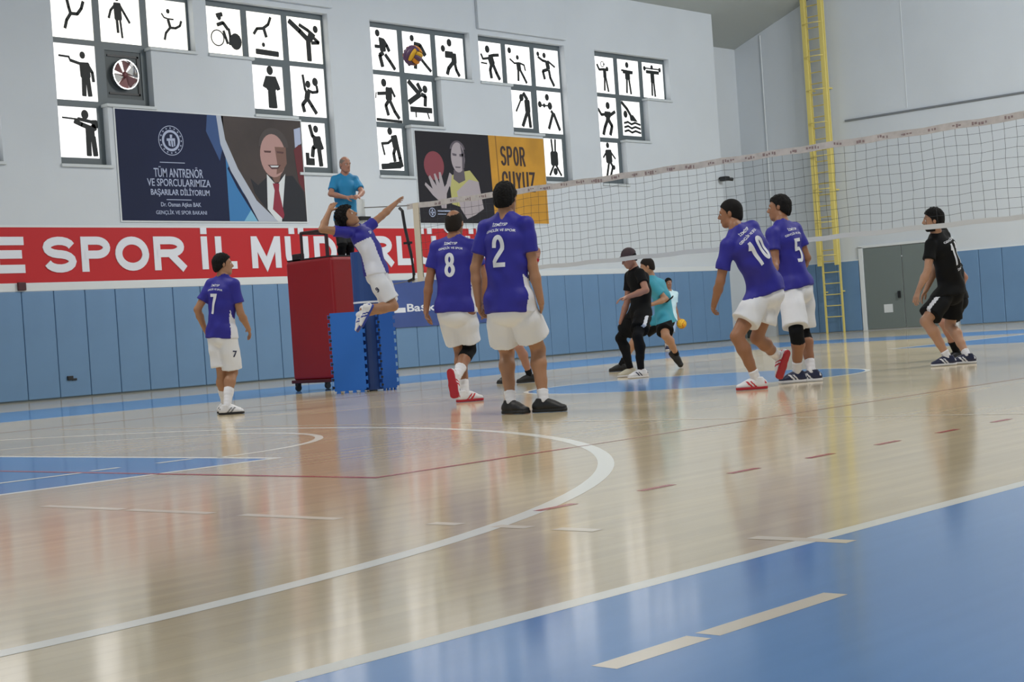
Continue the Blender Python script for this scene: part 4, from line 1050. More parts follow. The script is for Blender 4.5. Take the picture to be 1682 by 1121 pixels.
def person(name_, label, spec):
    k = spec.get('k', 1.0); D = spec['D']; h = spec.get('h', .0115)
    front0 = cf(spec['front'][0], 0, spec['front'][1])
    def J(key, dflt=0.0):
        v = spec[key]; return P3(v[0], v[1], D + (v[2] if len(v) > 2 else dflt))
    pel, nk = J('pelvis'), J('neck')
    up = nrm(nk - pel); fr = nrm(front0 - up * (front0 @ up)); side = nrm(np.cross(fr, up))       # side = the person's right
    root = thing('person', label, 'person', tuple(np.array([pel[0], pel[1], spec.get('z0', 0.0)])), spec.get('group'))
    body_len = np.linalg.norm(nk - pel)
    bend = spec.get('bend', 0.0)                                   # forward bulge of the spine (negative = arched)
    mid = pel + (nk - pel) * .45 - fr * bend
    chest = pel + (nk - pel) * .72 - fr * bend * .6
    sw = .168 * k * spec.get('sw', 1.0)
    fat = spec.get('fat', 1.0)
    SH = {}
    for sd, sg in (('L', -1), ('R', 1)):                            # L/R are the person's own left and right
        off = np.array(spec.get('sh' + sd, (0, 0, 0)), float)
        SH[sd] = nk - up * .088 * k + side * sg * sw + (side * sg * off[0] + up * off[1] + fr * off[2])
    skinm = spec['skin']
    # ---- joints
    EL, WR, HD, KN, AN, HP = {}, {}, {}, {}, {}, {}
    hipup = nrm(spec['hipup'][0] * RH + spec['hipup'][1] * UP + spec['hipup'][2] * AH) if 'hipup' in spec else up
    hside = nrm(side - hipup * (side @ hipup)); hfr = np.cross(hipup, hside)
    for sd, sg in (('L', -1), ('R', 1)):
        a = spec['arm' + sd]; e, w_, t = a[0], a[1], a[2]
        pe = cf(*a[3]) if len(a) > 3 and a[3] is not None else -fr * .8 + side * sg * .3
        pw = cf(*a[4]) if len(a) > 4 and a[4] is not None else fr
        EL[sd] = reach(SH[sd], e[0], e[1], .285 * k, pe); WR[sd] = reach(EL[sd], w_[0], w_[1], .255 * k, pw)
        hd = reach(WR[sd], t[0], t[1], .16 * k, pw * .6 + (WR[sd] - EL[sd]))
        HD[sd] = nrm(hd - WR[sd])
        HP[sd] = pel + side * sg * .092 * k - hipup * .02 * k
        l = spec['leg' + sd]; kn, an = l['knee'], l['ankle']
        kd = cf(*l['kd']) if 'kd' in l else fr
        ad = cf(*l['ad']) if 'ad' in l else -fr
        KN[sd] = reach(HP[sd], kn[0], kn[1], .435 * k, kd)
        if l.get('ground', True):
            best = None
            for dd in np.arange(-.9, .91, .03):
                p = ground_at(an[0], D + dd, .095 * k)
                e_ = abs(np.linalg.norm(p - KN[sd]) - .415 * k) - .02 * float((p - KN[sd]) @ ad) + .05 * abs(dd)
                if best is None or e_ < best[0]: best = (e_, p)
            AN[sd] = best[1]
        else:
            AN[sd] = reach(KN[sd], an[0], an[1], .415 * k, ad)
    hc = J('head') if len(spec['head']) > 2 else reach(nk, spec['head'][0], spec['head'][1], .155 * k, cf(*spec['headpref']) if 'headpref' in spec else fr)
    fh = nrm(cf(*spec['face'])); uh0 = nrm(hc - nk) * .35 + UP * .65
    if 'headup' in spec: uh0 = cf(*spec['headup'])
    uh = nrm(uh0 - fh * (uh0 @ fh)); rh_ = np.cross(fh, uh)
    allp = np.array([pel, nk, hc, hc + uh * .18] + list(EL.values()) + list(WR.values()) + list(KN.values()) + list(AN.values()) + list(SH.values()))
    lo, hi = allp.min(0) - .20, allp.max(0) + .20
    fld = Field(lo, hi, h)
    # ---- skin body: one continuous surface
    v = fld.new()
    torso = [p_slab(pel - hipup * .03 * k, mid, side, (.150 * k * fat, .105 * k * fat), (.132 * k * fat, .092 * k * fat)),
             p_slab(mid, chest, side, (.132 * k * fat, .092 * k * fat), (.160 * k, .108 * k)),
             p_slab(chest, nk - up * .10 * k, side, (.160 * k, .108 * k), (.130 * k, .080 * k)),
             p_cone(nk - up * .055 * k, SH['L'], .050 * k, .052 * k), p_cone(nk - up * .055 * k, SH['R'], .050 * k, .052 * k), p_cone(nk + up * .025 * k, (nk - up * .05 * k) * .5 + SH['L'] * .5, .032 * k, .040 * k), p_cone(nk + up * .025 * k, (nk - up * .05 * k) * .5 + SH['R'] * .5, .032 * k, .040 * k),
             p_cone(nk - up * .03 * k, hc - uh * .05 * k - fh * .015 * k, .056 * k, .053 * k)]
    union(v, add(fld, v, torso, .035), .0)
    for sd in 'LR':
        ae, aw = EL[sd], WR[sd]; bd = nrm(ae - SH[sd]); fb = nrm(aw - ae)
        arm = [p_cone(SH[sd], SH[sd] + (ae - SH[sd]) * .45, .054 * k, .049 * k), p_cone(SH[sd] + (ae - SH[sd]) * .45, ae, .049 * k, .038 * k),
               p_cone(ae, ae + (aw - ae) * .35, .039 * k, .041 * k), p_cone(ae + (aw - ae) * .35, aw + fb * .02 * k, .041 * k, .0255 * k)]
        union(v, add(fld, v, arm, .02), .02)
        kn, an = KN[sd], AN[sd]; sh_ = an - kn; bk = nrm(np.cross(np.cross(sh_, fr), sh_)); bk = -bk
        m1 = kn + sh_ * .30 + bk * .018 * k
        leg = [p_cone(HP[sd] - hipup * .01, HP[sd] + (kn - HP[sd]) * .5, .092 * k * fat, .076 * k), p_cone(HP[sd] + (kn - HP[sd]) * .5, kn, .076 * k, .056 * k),
               p_cone(kn, m1, .055 * k, .061 * k), p_cone(m1, kn + sh_ * .62 + bk * .008, .061 * k, .045 * k), p_cone(kn + sh_ * .62 + bk * .008, an, .045 * k, .034 * k)]
        union(v, add(fld, v, leg, .022), .012)
    body_parts = [surfnet(fld, v)]
    # head on its own finer grid, overlapping the neck
    Q = lambda a, b, c: hc + (rh_ * a + uh * b + fh * c) * k * .98
    A3 = (rh_, uh, fh); K = k * .98
    hd = [p_ell(Q(0, .030, -.010), A3, (.076 * K, .094 * K, .097 * K)), p_ell(Q(0, -.040, .028), A3, (.060 * K, .078 * K, .066 * K)) + (.03,),
          p_cone(Q(-.014, -.098, .062), Q(.014, -.098, .062), .021 * K, .021 * K) + (.03,),
          p_cone(Q(-.045, -.06, -.0), Q(-.02, -.095, .05), .022 * K, .018 * K) + (.025,), p_cone(Q(.045, -.06, -.0), Q(.02, -.095, .05), .022 * K, .018 * K) + (.025,),
          p_cone(Q(0, .012, .090), Q(0, -.026, .110), .0085 * K, .0125 * K) + (.012,), p_cone(Q(-.013, -.034, .098), Q(.013, -.034, .098), .009 * K, .009 * K) + (.008,),
          p_cone(Q(-.040, .020, .078), Q(.040, .020, .078), .012 * K, .012 * K) + (.02,),
          p_cone(Q(-.020, -.060, .087), Q(.020, -.060, .087), .0085 * K, .0085 * K) + (.006,), p_cone(Q(-.016, -.071, .086), Q(.016, -.071, .086), .0085 * K, .0085 * K) + (.006,),
          p_cone(hc - uh * .05 * k - fh * .015 * k, nk + (hc - nk) * .15, .053 * k, .053 * k) + (.03,)]
    for sg in (-1, 1):
        hd.append(p_ell(Q(sg * .079, -.006, -.008), A3, (.011 * K, .031 * K, .019 * K)) + (.008,))
    hl = hc - .17 * k; hh = hc + .17 * k
    fl2 = Field(hl, hh, .0062 if h < .013 else .009); v2 = fl2.new(); r_ = add(fl2, v2, hd, .02)
    if r_:
        sl, g = r_
        sb = fl2.sub(hl, hh, 0)
        v2[sl] = g
        for sg in (-1, 1):
            c_ = Q(sg * .033, .002, .100); X, Y, Z = fl2.ax[0][:, None, None], fl2.ax[1][None, :, None], fl2.ax[2][None, None, :]
            dd = np.sqrt((X - c_[0]) ** 2 + (Y - c_[1]) ** 2 + (Z - c_[2]) ** 2) - .017 * K
            v2 = -smin(-v2, dd, .012)
    v2h = v2
    body_parts.append(surfnet(fl2, v2))
    # hands
    for sd, sg in (('L', -1), ('R', 1)):
        d = HD[sd]; hp = spec.get('hand' + sd, {})
        pn = cf(*hp['palm']) if 'palm' in hp else (pel - WR[sd])
        pn = pn - d * (pn @ d)
        if np.linalg.norm(pn) < .02: pn = -side * sg
        pn = nrm(pn); th = cf(*hp['thumb']) if 'thumb' in hp else fr
        th = th - d * (th @ d) - pn * (th @ pn)
        if np.linalg.norm(th) < .05: th = np.cross(d, pn)
        pr = hand_prims(WR[sd], d, pn, nrm(th), k, hp.get('curl', .35), hp.get('spread', .10))
        pr.append(p_cone(WR[sd] - nrm(WR[sd] - EL[sd]) * .05 * k, WR[sd] + d * .015 * k, .0275 * k, .024 * k) + (.015,))
        l_ = np.min([p[0] for p in pr], 0) - .01; h_ = np.max([p[1] for p in pr], 0) + .01
        f3 = Field(l_, h_, .0042 if h < .013 else .007); v3 = f3.new()
        for p in pr:
            union(v3, add(f3, v3, [p[:3]], 0), p[3])
        body_parts.append(surfnet(f3, v3))
    body = mesh_from('body', body_parts, skinm, root)

    # ---- shirt
    wr = spec.get('wrinkle', .0055); ph = spec.get('seed', 1.0)
    def folds(amp, f1, f2, axis):
        def fn(X, Y, Z):
            a = (X * axis[0] + Y * axis[1] + Z * axis[2])
            b = (X * side[0] + Y * side[1] + Z * side[2]); c_ = (X * up[0] + Y * up[1] + Z * up[2])
            w1 = np.sin(b * f1 + 2.1 * np.sin(c_ * 9 + ph) + ph) * np.sin(c_ * 13 + ph * 2 + 1.7 * np.sin(b * 11 + ph))
            w2 = np.sin(a * f2 + 1.5 * np.sin(b * 17 + ph * 3))
            return amp * (w1 + .5 * w2)
        return fn
    loose = spec.get('loose', .022) * k
    hem = spec.get('hem', .10)                                     # how far below the pelvis the shirt ends
    hemp = pel - hipup * hem * k
    sm_ = spec['shirt']
    fs = Field(lo, hi, h); v = fs.new()
    T = [p_slab(hemp - hipup * .08, pel + hipup * .02, hside, (.186 * k * fat + loose * .3, .140 * k * fat + loose * .4), (.158 * k * fat + loose * .35, .115 * k * fat + loose * .5)),
         p_slab(pel + hipup * .02, mid, side, (.158 * k * fat + loose * .35, .115 * k * fat + loose * .5), (.140 * k * fat + loose * .9, .098 * k * fat + loose)),
         p_slab(mid, chest, side, (.140 * k * fat + loose * .9, .098 * k * fat + loose), (.163 * k + loose * .6, .112 * k + loose * .6)),
         p_slab(chest, nk - up * .105 * k, side, (.163 * k + loose * .6, .112 * k + loose * .6), (.138 * k + .008, .084 * k + .008)),
         p_cone(nk - up * .045 * k, SH['L'], .060 * k, .060 * k), p_cone(nk - up * .045 * k, SH['R'], .060 * k, .060 * k), p_cone(nk + up * .02 * k, (nk - up * .05 * k) * .5 + SH['L'] * .5, .044 * k, .054 * k), p_cone(nk + up * .02 * k, (nk - up * .05 * k) * .5 + SH['R'] * .5, .044 * k, .054 * k)]
    res = add(fs, v, T, .03, cuts=[(hemp, -hipup)], disp=folds(wr, 26, 30, up))
    union(v, res, 0)
    for sd in 'LR':
        dn = KN[sd] - HP[sd]
        union(v, add(fs, v, [p_cone(HP[sd] + hipup * .02, HP[sd] + dn * .34, .106 * k * fat, .118 * k)], .02, cuts=[(hemp, -hipup)], disp=folds(wr, 26, 30, up)), .03)
    slv = spec.get('sleeve', .62)
    for sd in 'LR':
        sl_ = spec.get('sleeve' + sd, slv)
        e_ = SH[sd] + (EL[sd] - SH[sd]) * sl_; dn = nrm(EL[sd] - SH[sd])
        rs = .068 * k if sl_ < .9 else .056 * k
        prm = [p_cone(SH[sd] - dn * .0, e_ + dn * .03, .060 * k, rs)]
        if sl_ >= .9:
            prm = [p_cone(SH[sd], EL[sd], .064 * k, .050 * k), p_cone(EL[sd], EL[sd] + (WR[sd] - EL[sd]) * .9, .050 * k, .036 * k)]
            res = add(fs, v, prm, .02, disp=folds(wr, 30, 40, dn))
        else:
            res = add(fs, v, prm, .02, cuts=[(e_, dn)], disp=folds(wr * .7, 30, 34, dn))
        union(v, res, .028)
    # neck opening
    r_ = add(fs, v, [p_cone(nk - up * .004 * k + fr * .012, nk + up * .10 * k + fr * .01, .058 * k, .072 * k)], 0)
    if r_: sl, g = r_; v[sl] = -smin(-v[sl], g + .002, .008)
    org = pel.copy()
    if 'collar' in spec:
        vc = fs.new(); ud = nrm(hc - nk)
        union(vc, add(fs, vc, [p_cone(nk - ud * .05 * k, nk + ud * .035 * k, .078 * k, .067 * k)], 0, cuts=[(nk - up * .022 * k - fr * .0, -nrm(up + fr * .55)), (nk + ud * .02 * k, ud)]), 0)
        mesh_from('collar', [surfnet(fs, vc)], spec['collar'], root)
    side_col = spec.get('side_panel')
    mi = None; mats_ = [sm_]
    if side_col is not None:
        mats_ = [sm_, side_col]
        lim = spec.get('panel', (1.25, 2.4, .30)); axp = spec.get('panelfront', 0.0)
        def mi(c):
            q = c - org; l = q @ side; d_ = q @ fr; u_ = q @ up
            ang = np.arctan2(l, -(d_ - axp) * 1.25)      # 0 at the back, pi/2 on the right side, pi at the front
            near = np.ones(len(c), bool)
            for sd in 'LR':
                a = SH[sd]; d = EL[sd] - SH[sd]; t = np.clip(((c - a) @ d) / (d @ d), 0, 1)
                near &= np.linalg.norm(c - (a + t[:, None] * d), axis=1) > .098 * k
            return ((ang > lim[0]) & (ang < lim[1]) & (u_ < lim[2] * body_len / .52 + 0) & near).astype(int)
    jersey = mesh_from('jersey', [surfnet(fs, v)], mats_, root, mi)
    if spec.get('shirt_label'): jersey['label'] = spec['shirt_label']
    # ---- shorts
    fsh = Field(lo, hi, h); v = fsh.new()
    t_end = spec.get('short_t', (.78, .78)); flare = spec.get('flare', .118)
    waist = pel - hipup * (hem * k - .05)
    pr = [p_slab(pel + hipup * .10 * k, pel - hipup * .07 * k, hside, (.150 * k * fat, .108 * k * fat), (.158 * k * fat, .122 * k * fat))]
    union(v, add(fsh, v, pr, .02, cuts=[(waist, hipup)], disp=folds(.003, 30, 26, hside)), 0)
    for sd, te in zip('LR', t_end):
        kn = KN[sd]; hp_ = HP[sd]; dn = nrm(kn - hp_); e_ = hp_ + (kn - hp_) * te
        dnc = nrm(dn * 1.0 + UP * -.0)
        prm = [p_cone(hp_ + hipup * .01, hp_ + (e_ - hp_) * .5, .094 * k * fat, (.094 * fat + flare) / 2 * k), p_cone(hp_ + (e_ - hp_) * .5, e_ + dn * .06, (.094 * fat + flare) / 2 * k, flare * k)]
        r_ = add(fsh, v, prm, .02, cuts=[(e_, dnc), (waist, hipup)], disp=folds(.007 * spec.get('swr', 1), 24, 42, np.cross(dn, fr)))
        union(v, r_, .014)
    smi = None; smats = [spec['shorts']]
    if 'short_stripe' in spec:
        smats = [spec['shorts'], spec['short_stripe']]
        def smi(c):
            out = np.zeros(len(c), bool)
            for sd, sg in (('L', -1), ('R', 1)):
                d = KN[sd] - HP[sd]; t = ((c - HP[sd]) @ d) / (d @ d); q = c - (HP[sd] + t[:, None] * d)
                s2 = nrm(hside - d * (hside @ d) / (d @ d)); f2 = np.cross(nrm(d), s2)
                out |= ((q @ s2) * sg > .05 * k) & (np.abs(q @ f2) < .022 * k) & (t > -.1)
            return out.astype(int)
    shorts = mesh_from('shorts', [surfnet(fsh, v)], smats, root, smi)

    # print on the back / front
    for target, plist in ((jersey, [p for p in spec.get('prints', []) if 'on' not in p]), (shorts, [p for p in spec.get('prints', []) if 'on' in p])):
        if not plist: continue
        me = target.data; V = np.zeros(len(me.vertices) * 3, np.float32); me.vertices.foreach_get('co', V); V = V.reshape(-1, 3)
        bvh = BVHTree.FromPolygons([Vector(q) for q in V.astype(float)], [tuple(p.vertices) for p in me.polygons])
        for pr in plist:
            sg = -1 if pr.get('side', 'back') == 'back' else 1      # which face of the torso
            nrmv = fr * sg; right = np.cross(up, nrmv)
            if 'dir' in pr: nrmv = nrm(side * pr['dir'][0] + fr * pr['dir'][1]); right = np.cross(up, nrmv)
            cx, cz = pr['at']; c0 = pel + up * cz * k + right * cx * k; ca, sa = math.cos(pr.get('rot', 0)), math.sin(pr.get('rot', 0))
            quads = []
            if 'num' in pr:
                wch, hch, st_ = pr['w'] * k, pr['h'] * k, pr['st'] * k; n_ = len(pr['num']); gap = .02 * k; tot = n_ * wch + (n_ - 1) * gap
                for i, ch in enumerate(pr['num']):
                    for q in glyph(ch, wch, hch, st_): quads.append([np.array(p) + [-tot / 2 + i * (wch + gap), -hch / 2] for p in q])
                # subdivide quads
                out = []
                for q in quads:
                    a, b, c, d = q; nu = max(1, int(max(np.linalg.norm(b - a), np.linalg.norm(c - d)) / .018)); nv = max(1, int(np.linalg.norm(d - a) / .02))
                    for i in range(nu):
                        for j in range(nv):
                            f_ = lambda u, w_: (a * (1 - u) + b * u) * (1 - w_) + (d * (1 - u) + c * u) * w_
                            out.append([f_(i / nu, j / nv), f_((i + 1) / nu, j / nv), f_((i + 1) / nu, (j + 1) / nv), f_(i / nu, (j + 1) / nv)])
                vv = [p for q in out for p in q]; ff = [tuple(range(4 * i, 4 * i + 4)) for i in range(len(out))]
            else:
                tv, tf, tw, th_ = text_mesh(pr['text'], .02); W_2, H_2 = pr['w'] * k, pr['h'] * k
                vv = [np.array([p[0] / tw * W_2 - W_2 / 2, p[1] / th_ * H_2 - H_2 / 2 - pr.get('arc', 0) * ((p[0] / tw - .5) ** 2)]) for p in tv]; ff = tf
            mb = MB(); pts = []
            for p in vv:
                u_, w_ = p[0] * ca - p[1] * sa, p[0] * sa + p[1] * ca
                o_ = c0 + right * u_ + up * w_ + nrmv * .5
                hit = bvh.ray_cast(Vector(o_), Vector(-nrmv), 1.2)
                if hit[0] is None: pts.append(o_ - nrmv * .42)
                else: pts.append(np.array(hit[0]) + nrmv * .0045)
            mb.raw(pts, ff)
            mb.build(pr.get('name', 'number' if 'num' in pr else 'lettering'), pr.get('mat', m_letter), target)

    # ---- hair or cap
    hair = spec.get('hair', 'short'); hm = spec.get('hairmat', m_hair)
    def gline(F2):                                                  # hair line height as a function of forwardness
        return np.interp(F2, [-.12, -.07, -.02, .012, .022, .045, .07, .12], [-.085, -.075, -.035, -.03, .02, .045, .062, .078]).astype(np.float32)
    f4 = Field(hc - .2 * k, hc + .2 * k, .0065 if h < .013 else .010)
    X, Y, Z = f4.ax[0][:, None, None], f4.ax[1][None, :, None], f4.ax[2][None, None, :]
    qx, qy, qz = [((X - hc[0]) * a[0] + (Y - hc[1]) * a[1] + (Z - hc[2]) * a[2]) / K for a in A3]
    th = {'short': .008, 'crew': .007, 'thick': .013, 'curly': .028, 'bald': .0035, 'ring': .010, 'cap': .010}[hair]
    e1 = np.sqrt((qx / (.076 + th)) ** 2 + ((qy - .030) / (.094 + th)) ** 2 + ((qz + .010) / (.097 + th)) ** 2)
    dd = (e1 - 1) * .08
    e2 = np.sqrt((qx / (.066 + th)) ** 2 + ((qy + .03) / .07) ** 2 + ((qz + .045) / (.055 + th)) ** 2); dd = smin(dd, (e2 - 1) * .055, .02)
    if hair in ('curly', 'thick'):
        am = .0065 if hair == 'curly' else .003
        dd = dd + am * np.sin(qx * 150 + 3 * np.sin(qy * 80)) * np.sin(qy * 140 + 2 * np.sin(qz * 90)) + am * .6 * np.sin(qz * 170 + 2 * np.sin(qx * 100))
    lim_ = (gline(qz) - qy) * .7
    if hair == 'cap': lim_ = np.maximum((.035 + .2 * (qz - .0) * 0 - qy) * .9, -1)
    g = np.maximum(dd, lim_)
    if hair in ('ring', 'bald'):
        cc = np.sqrt((qx / .062) ** 2 + ((qz - (-.02 if hair == 'ring' else -.0)) / .085) ** 2)
        g = np.maximum(g, np.where(qy > .055 if hair == 'ring' else qy > .02, (1 - cc) * .07, -1))
    if hair == 'cap':                                                # brim
        br = np.maximum(np.sqrt((qx / .072) ** 2 + ((qz - .07) / .085) ** 2) - 1, -1) * .06
        br = np.maximum(br, np.abs(qy - .045 + .25 * (qz - .09)) - .006)
        br = np.maximum(br, .05 - qz)
        g = smin(g, br, .006)
        hair_o = mesh_from('cap', [surfnet(f4, g.astype(np.float32))], spec['capmat'], root)
        g2 = np.maximum(np.maximum(dd + .005, lim_ * 0 + (gline(qz) - qy) * .7), (qy - .04))
        mesh_from('hair', [surfnet(f4, g2.astype(np.float32))], hm, root)
    else:
        mesh_from('hair', [surfnet(f4, g.astype(np.float32))], hm, root)
    # ---- face details
    for sg in (-1, 1):
        mb = MB(); mb.ball(Q(sg * .033, .002, .0775), .0125 * K, 10, 8); eo = mb.build('eye', m_eye, root, smooth=True)
        mb = MB(); mb.ball(Q(sg * .033, .002, .0862), .0058 * K, 8, 6); mb.build('iris', m_iris, eo, smooth=True)
        mb = MB(); mb.tube([Q(sg * .014, .024, .0935), Q(sg * .034, .030, .088), Q(sg * .052, .024, .076)], [.0035, .0042, .003], 6); mb.build('eyebrow', hm if hair not in ('bald',) else m_hairgrey, root, smooth=True)
    mb = MB(); mb.tube([Q(-.022, -.0655, .0915), Q(0, -.0645, .0965), Q(.022, -.0655, .0915)], [.002, .0045, .002], 6); mb.build('lips', m_lips, root, smooth=True)
    if spec.get('beard'):
        v5 = np.maximum(v2h - .006, -1); f5 = fl2
        X, Y, Z = f5.ax[0][:, None, None], f5.ax[1][None, :, None], f5.ax[2][None, None, :]
        qx, qy, qz = [((X - hc[0]) * a[0] + (Y - hc[1]) * a[1] + (Z - hc[2]) * a[2]) / K for a in A3]
        lim_ = np.maximum(qy + .042 - .25 * np.clip(.02 - qz, 0, .1), -.012 - qz); lim_ = np.maximum(lim_, -.125 - qy)
        mth = .016 - np.sqrt(qx ** 2 * .4 + (qy + .066) ** 2); 
        g = np.maximum(np.maximum(v5, lim_), np.where(qz > .05, mth, -1))
        mesh_from('beard', [surfnet(f5, g.astype(np.float32))], hm, root)

    # ---- socks, knee sleeves, shoes
    for sd, sg in (('L', -1), ('R', 1)):
        l = spec['leg' + sd]; kn, an = KN[sd], AN[sd]; sh_ = an - kn; dn = nrm(sh_); bk = -nrm(np.cross(np.cross(sh_, fr), sh_))
        fl_ = Field(np.minimum(kn, an) - .16, np.maximum(kn, an) + .16, h * .8)
        st_ = l.get('sock', .66)
        m1 = kn + sh_ * .30 + bk * .018 * k
        def legp(ex): return [p_cone(kn, m1, (.055 + ex) * k, (.061 + ex) * k), p_cone(m1, kn + sh_ * .62 + bk * .008, (.061 + ex) * k, (.045 + ex) * k), p_cone(kn + sh_ * .62 + bk * .008, an, (.045 + ex) * k, (.034 + ex) * k)]
        if st_ is not None:
            v = fl_.new(); union(v, add(fl_, v, legp(.006), .02, cuts=[(kn + sh_ * st_, -dn), (an + dn * .03, dn)], disp=lambda X, Y, Z: .0015 * np.sin((X * dn[0] + Y * dn[1] + Z * dn[2]) * 160)), 0)
            mesh_from('sock', [surfnet(fl_, v)], spec.get('sockmat', m_sock), root)
        if l.get('pad'):
            a, b = l['pad']                                          # along thigh(-)/shin(+)
            v = fl_.new(); q0 = kn + (kn - HP[sd]) * a; q1 = kn + sh_ * b; tn = nrm(kn - HP[sd])
            union(v, add(fl_, v, [p_cone(q0 - tn * .02, kn, .072 * k, .063 * k)] + [p_cone(kn, m1, .063 * k, .067 * k)] + ([p_cone(m1, kn + sh_ * .62 + bk * .008, .066 * k, .051 * k), p_cone(kn + sh_ * .62, an, .051 * k, .041 * k)] if b > .4 else []), .02, cuts=[(q0, -tn), (q1, dn)]), 0)
            ko = mesh_from(spec.get('padname', 'knee_sleeve'), [surfnet(fl_, v)], m_kneepad, root)
        tdir = cf(*l['toe']); upv = cf(*l['sole']) if 'sole' in l else (UP if l.get('ground', True) else -sh_)
        O, f, u2, s2, prims = shoe_sdf(an, tdir, upv, k)
        lo3 = an - .28 * k; hi3 = an + .28 * k
        f6 = Field(lo3, hi3, .0075 if h < .013 else .010)
        X, Y, Z = f6.ax[0][:, None, None], f6.ax[1][None, :, None], f6.ax[2][None, None, :]
        v = f6.new(); r_ = add(f6, v, prims, .02)
        if r_ is None: continue
        sl, g = r_; v[sl] = g
        hgt = (X - O[0]) * u2[0] + (Y - O[1]) * u2[1] + (Z - O[2]) * u2[2]
        lng = (X - O[0]) * f[0] + (Y - O[1]) * f[1] + (Z - O[2]) * f[2]
        up_ = np.maximum(v, .016 * k - hgt)
        col = (an - O) @ u2
        up_ = np.maximum(up_, hgt - (.108 * k - np.clip(lng - .02, 0, 1) * .1))
        def acc(c):
            if 'accent' not in l: return np.zeros(len(c))
            q = (c - O) / k; a_, h_2, c_2 = q @ f, q @ u2, np.abs(q @ s2)
            w_ = ((np.abs(a_ - .055 - (h_2 - .04) * .9) < .011) | (np.abs(a_ - .02 - (h_2 - .04) * .9) < .009) | (a_ < -.07) & (h_2 > .05)) & (c_2 > .022) & (h_2 < .075)
            return w_
        so = mesh_from('shoe', [surfnet(f6, up_.astype(np.float32))], [l['shoemat'], l.get('accent', l['shoemat'])], root, acc)
        # sole: the footprint pushed down as a slab
        hz = np.full_like(hgt, .030 * k)
        Xs, Ys, Zs = [c + (hz - hgt) * u2[i] for i, c in enumerate((X, Y, Z))]
        g = None
        for p in prims[:2]:
            q = p[2](Xs, Ys, Zs); g = q if g is None else smin(g, q, .02)
        g = np.maximum(g - .003, np.abs(hgt - .0125 * k) - .0125 * k)
        mesh_from('sole', [surfnet(f6, g.astype(np.float32))], l.get('solemat', m_solewhite), so)
    for bx in spec.get('bands', []):
        sd, a, b, mt = bx
        e_, w_ = EL[sd], WR[sd]; p0, p1 = e_ + (w_ - e_) * a, e_ + (w_ - e_) * b
        fb_ = Field(np.minimum(p0, p1) - .14, np.maximum(p0, p1) + .14, .008); v = fb_.new(); d_ = nrm(w_ - e_)
        if a < 0:
            dA = nrm(e_ - SH[sd]); prm = [p_cone(p0 - dA * .03, e_, .054 * k, .046 * k), p_cone(e_, p1 + d_ * .03, .046 * k, .050 * k)]; cs = [(p0, -dA), (p1, d_)]
        else: prm = [p_cone(p0 - d_ * .03, p1 + d_ * .03, .034 * k, .031 * k)]; cs = [(p0, -d_), (p1, d_)]
        union(v, add(fb_, v, prm, .015, cuts=cs), 0)
        mesh_from('arm_band', [surfnet(fb_, v)], mt, root)
    return dict(HD=HD, root=root, pel=pel, up=up, fr=fr, side=side, WR=WR, AN=AN, KN=KN, nk=nk, hc=hc, SH=SH)

m_hair = mat('hair_black', rgb(13, 11, 11), .75, spec=.25, bump=.6, bscale=160)
m_hairbrown = mat('hair_dark_brown', rgb(34, 27, 23), .75, spec=.25, bump=.6, bscale=160)
m_hairgrey = mat('hair_grey', rgb(122, 112, 104), .7)
m_eye = mat('eye_white', rgb(215, 210, 205), .3); m_iris = mat('iris_dark', rgb(30, 20, 16), .3); m_lips = mat('lips', rgb(140, 80, 72), .5)
m_sock = mat('sock_white', rgb(226, 226, 232), .8); m_kneepad = mat('knee_black', rgb(11, 12, 16), .85, spec=.25)
m_solewhite = mat('sole_white', rgb(220, 220, 224), .5); m_solered = mat('sole_red', rgb(170, 24, 40), .5); m_soleblack = mat('sole_black', rgb(26, 26, 26), .6)
m_jersey = mat('jersey_blue', rgb(34, 31, 142), .62, bump=.15, bscale=25)
m_jwhite = mat('jersey_white', rgb(222, 224, 234), .65, bump=.15, bscale=25)
m_shwhite = mat('shorts_white', rgb(226, 228, 234), .65, bump=.2, bscale=20)
m_jblack = mat('jersey_black', rgb(13, 14, 16), .85, spec=.25, bump=.15, bscale=25)
m_shblack = mat('shorts_black', rgb(14, 15, 18), .85, spec=.25, bump=.2, bscale=20)
m_shoewhite = mat('shoe_white', rgb(222, 222, 226), .5); m_shoenavy = mat('shoe_navy', rgb(28, 34, 66), .5); m_shoeblack = mat('shoe_black', rgb(22, 22, 24), .55)
m_redacc = mat('accent_red', rgb(190, 26, 44), .5); m_grey = mat('shoe_grey', rgb(120, 122, 128), .55)
SK_A = skin('olive', rgb(164, 120, 90)); SK_B = skin('tan', rgb(150, 104, 76)); SK_C = skin('fair', rgb(178, 134, 106)); SK_D = skin('rosy', rgb(172, 124, 104))
# ------------------------------------------------------------------ the people
def txt2(n, w=.075, h=.24, st=.028, at=(0, .26), rot=0.0, wide=.26):
    return [dict(num=n, w=w, h=h, st=st, at=at, rot=rot), dict(text='İZMİTSP', w=.13, h=.030, at=(at[0], at[1] + .205), rot=rot),
            dict(text='GENÇLİK VE SPOR', w=wide, h=.030, at=(at[0], at[1] + .160), rot=rot, arc=.05)]
red_shoe = dict(shoemat=m_shoewhite, accent=m_redacc, solemat=m_solered)
navy_shoe = dict(shoemat=m_shoenavy, accent=m_shoewhite, solemat=m_solewhite)
black_shoe = dict(shoemat=m_shoeblack, solemat=m_soleblack)
BLUE = dict(shirt=m_jersey, shorts=m_shwhite, side_panel=m_jwhite, skin=SK_A)

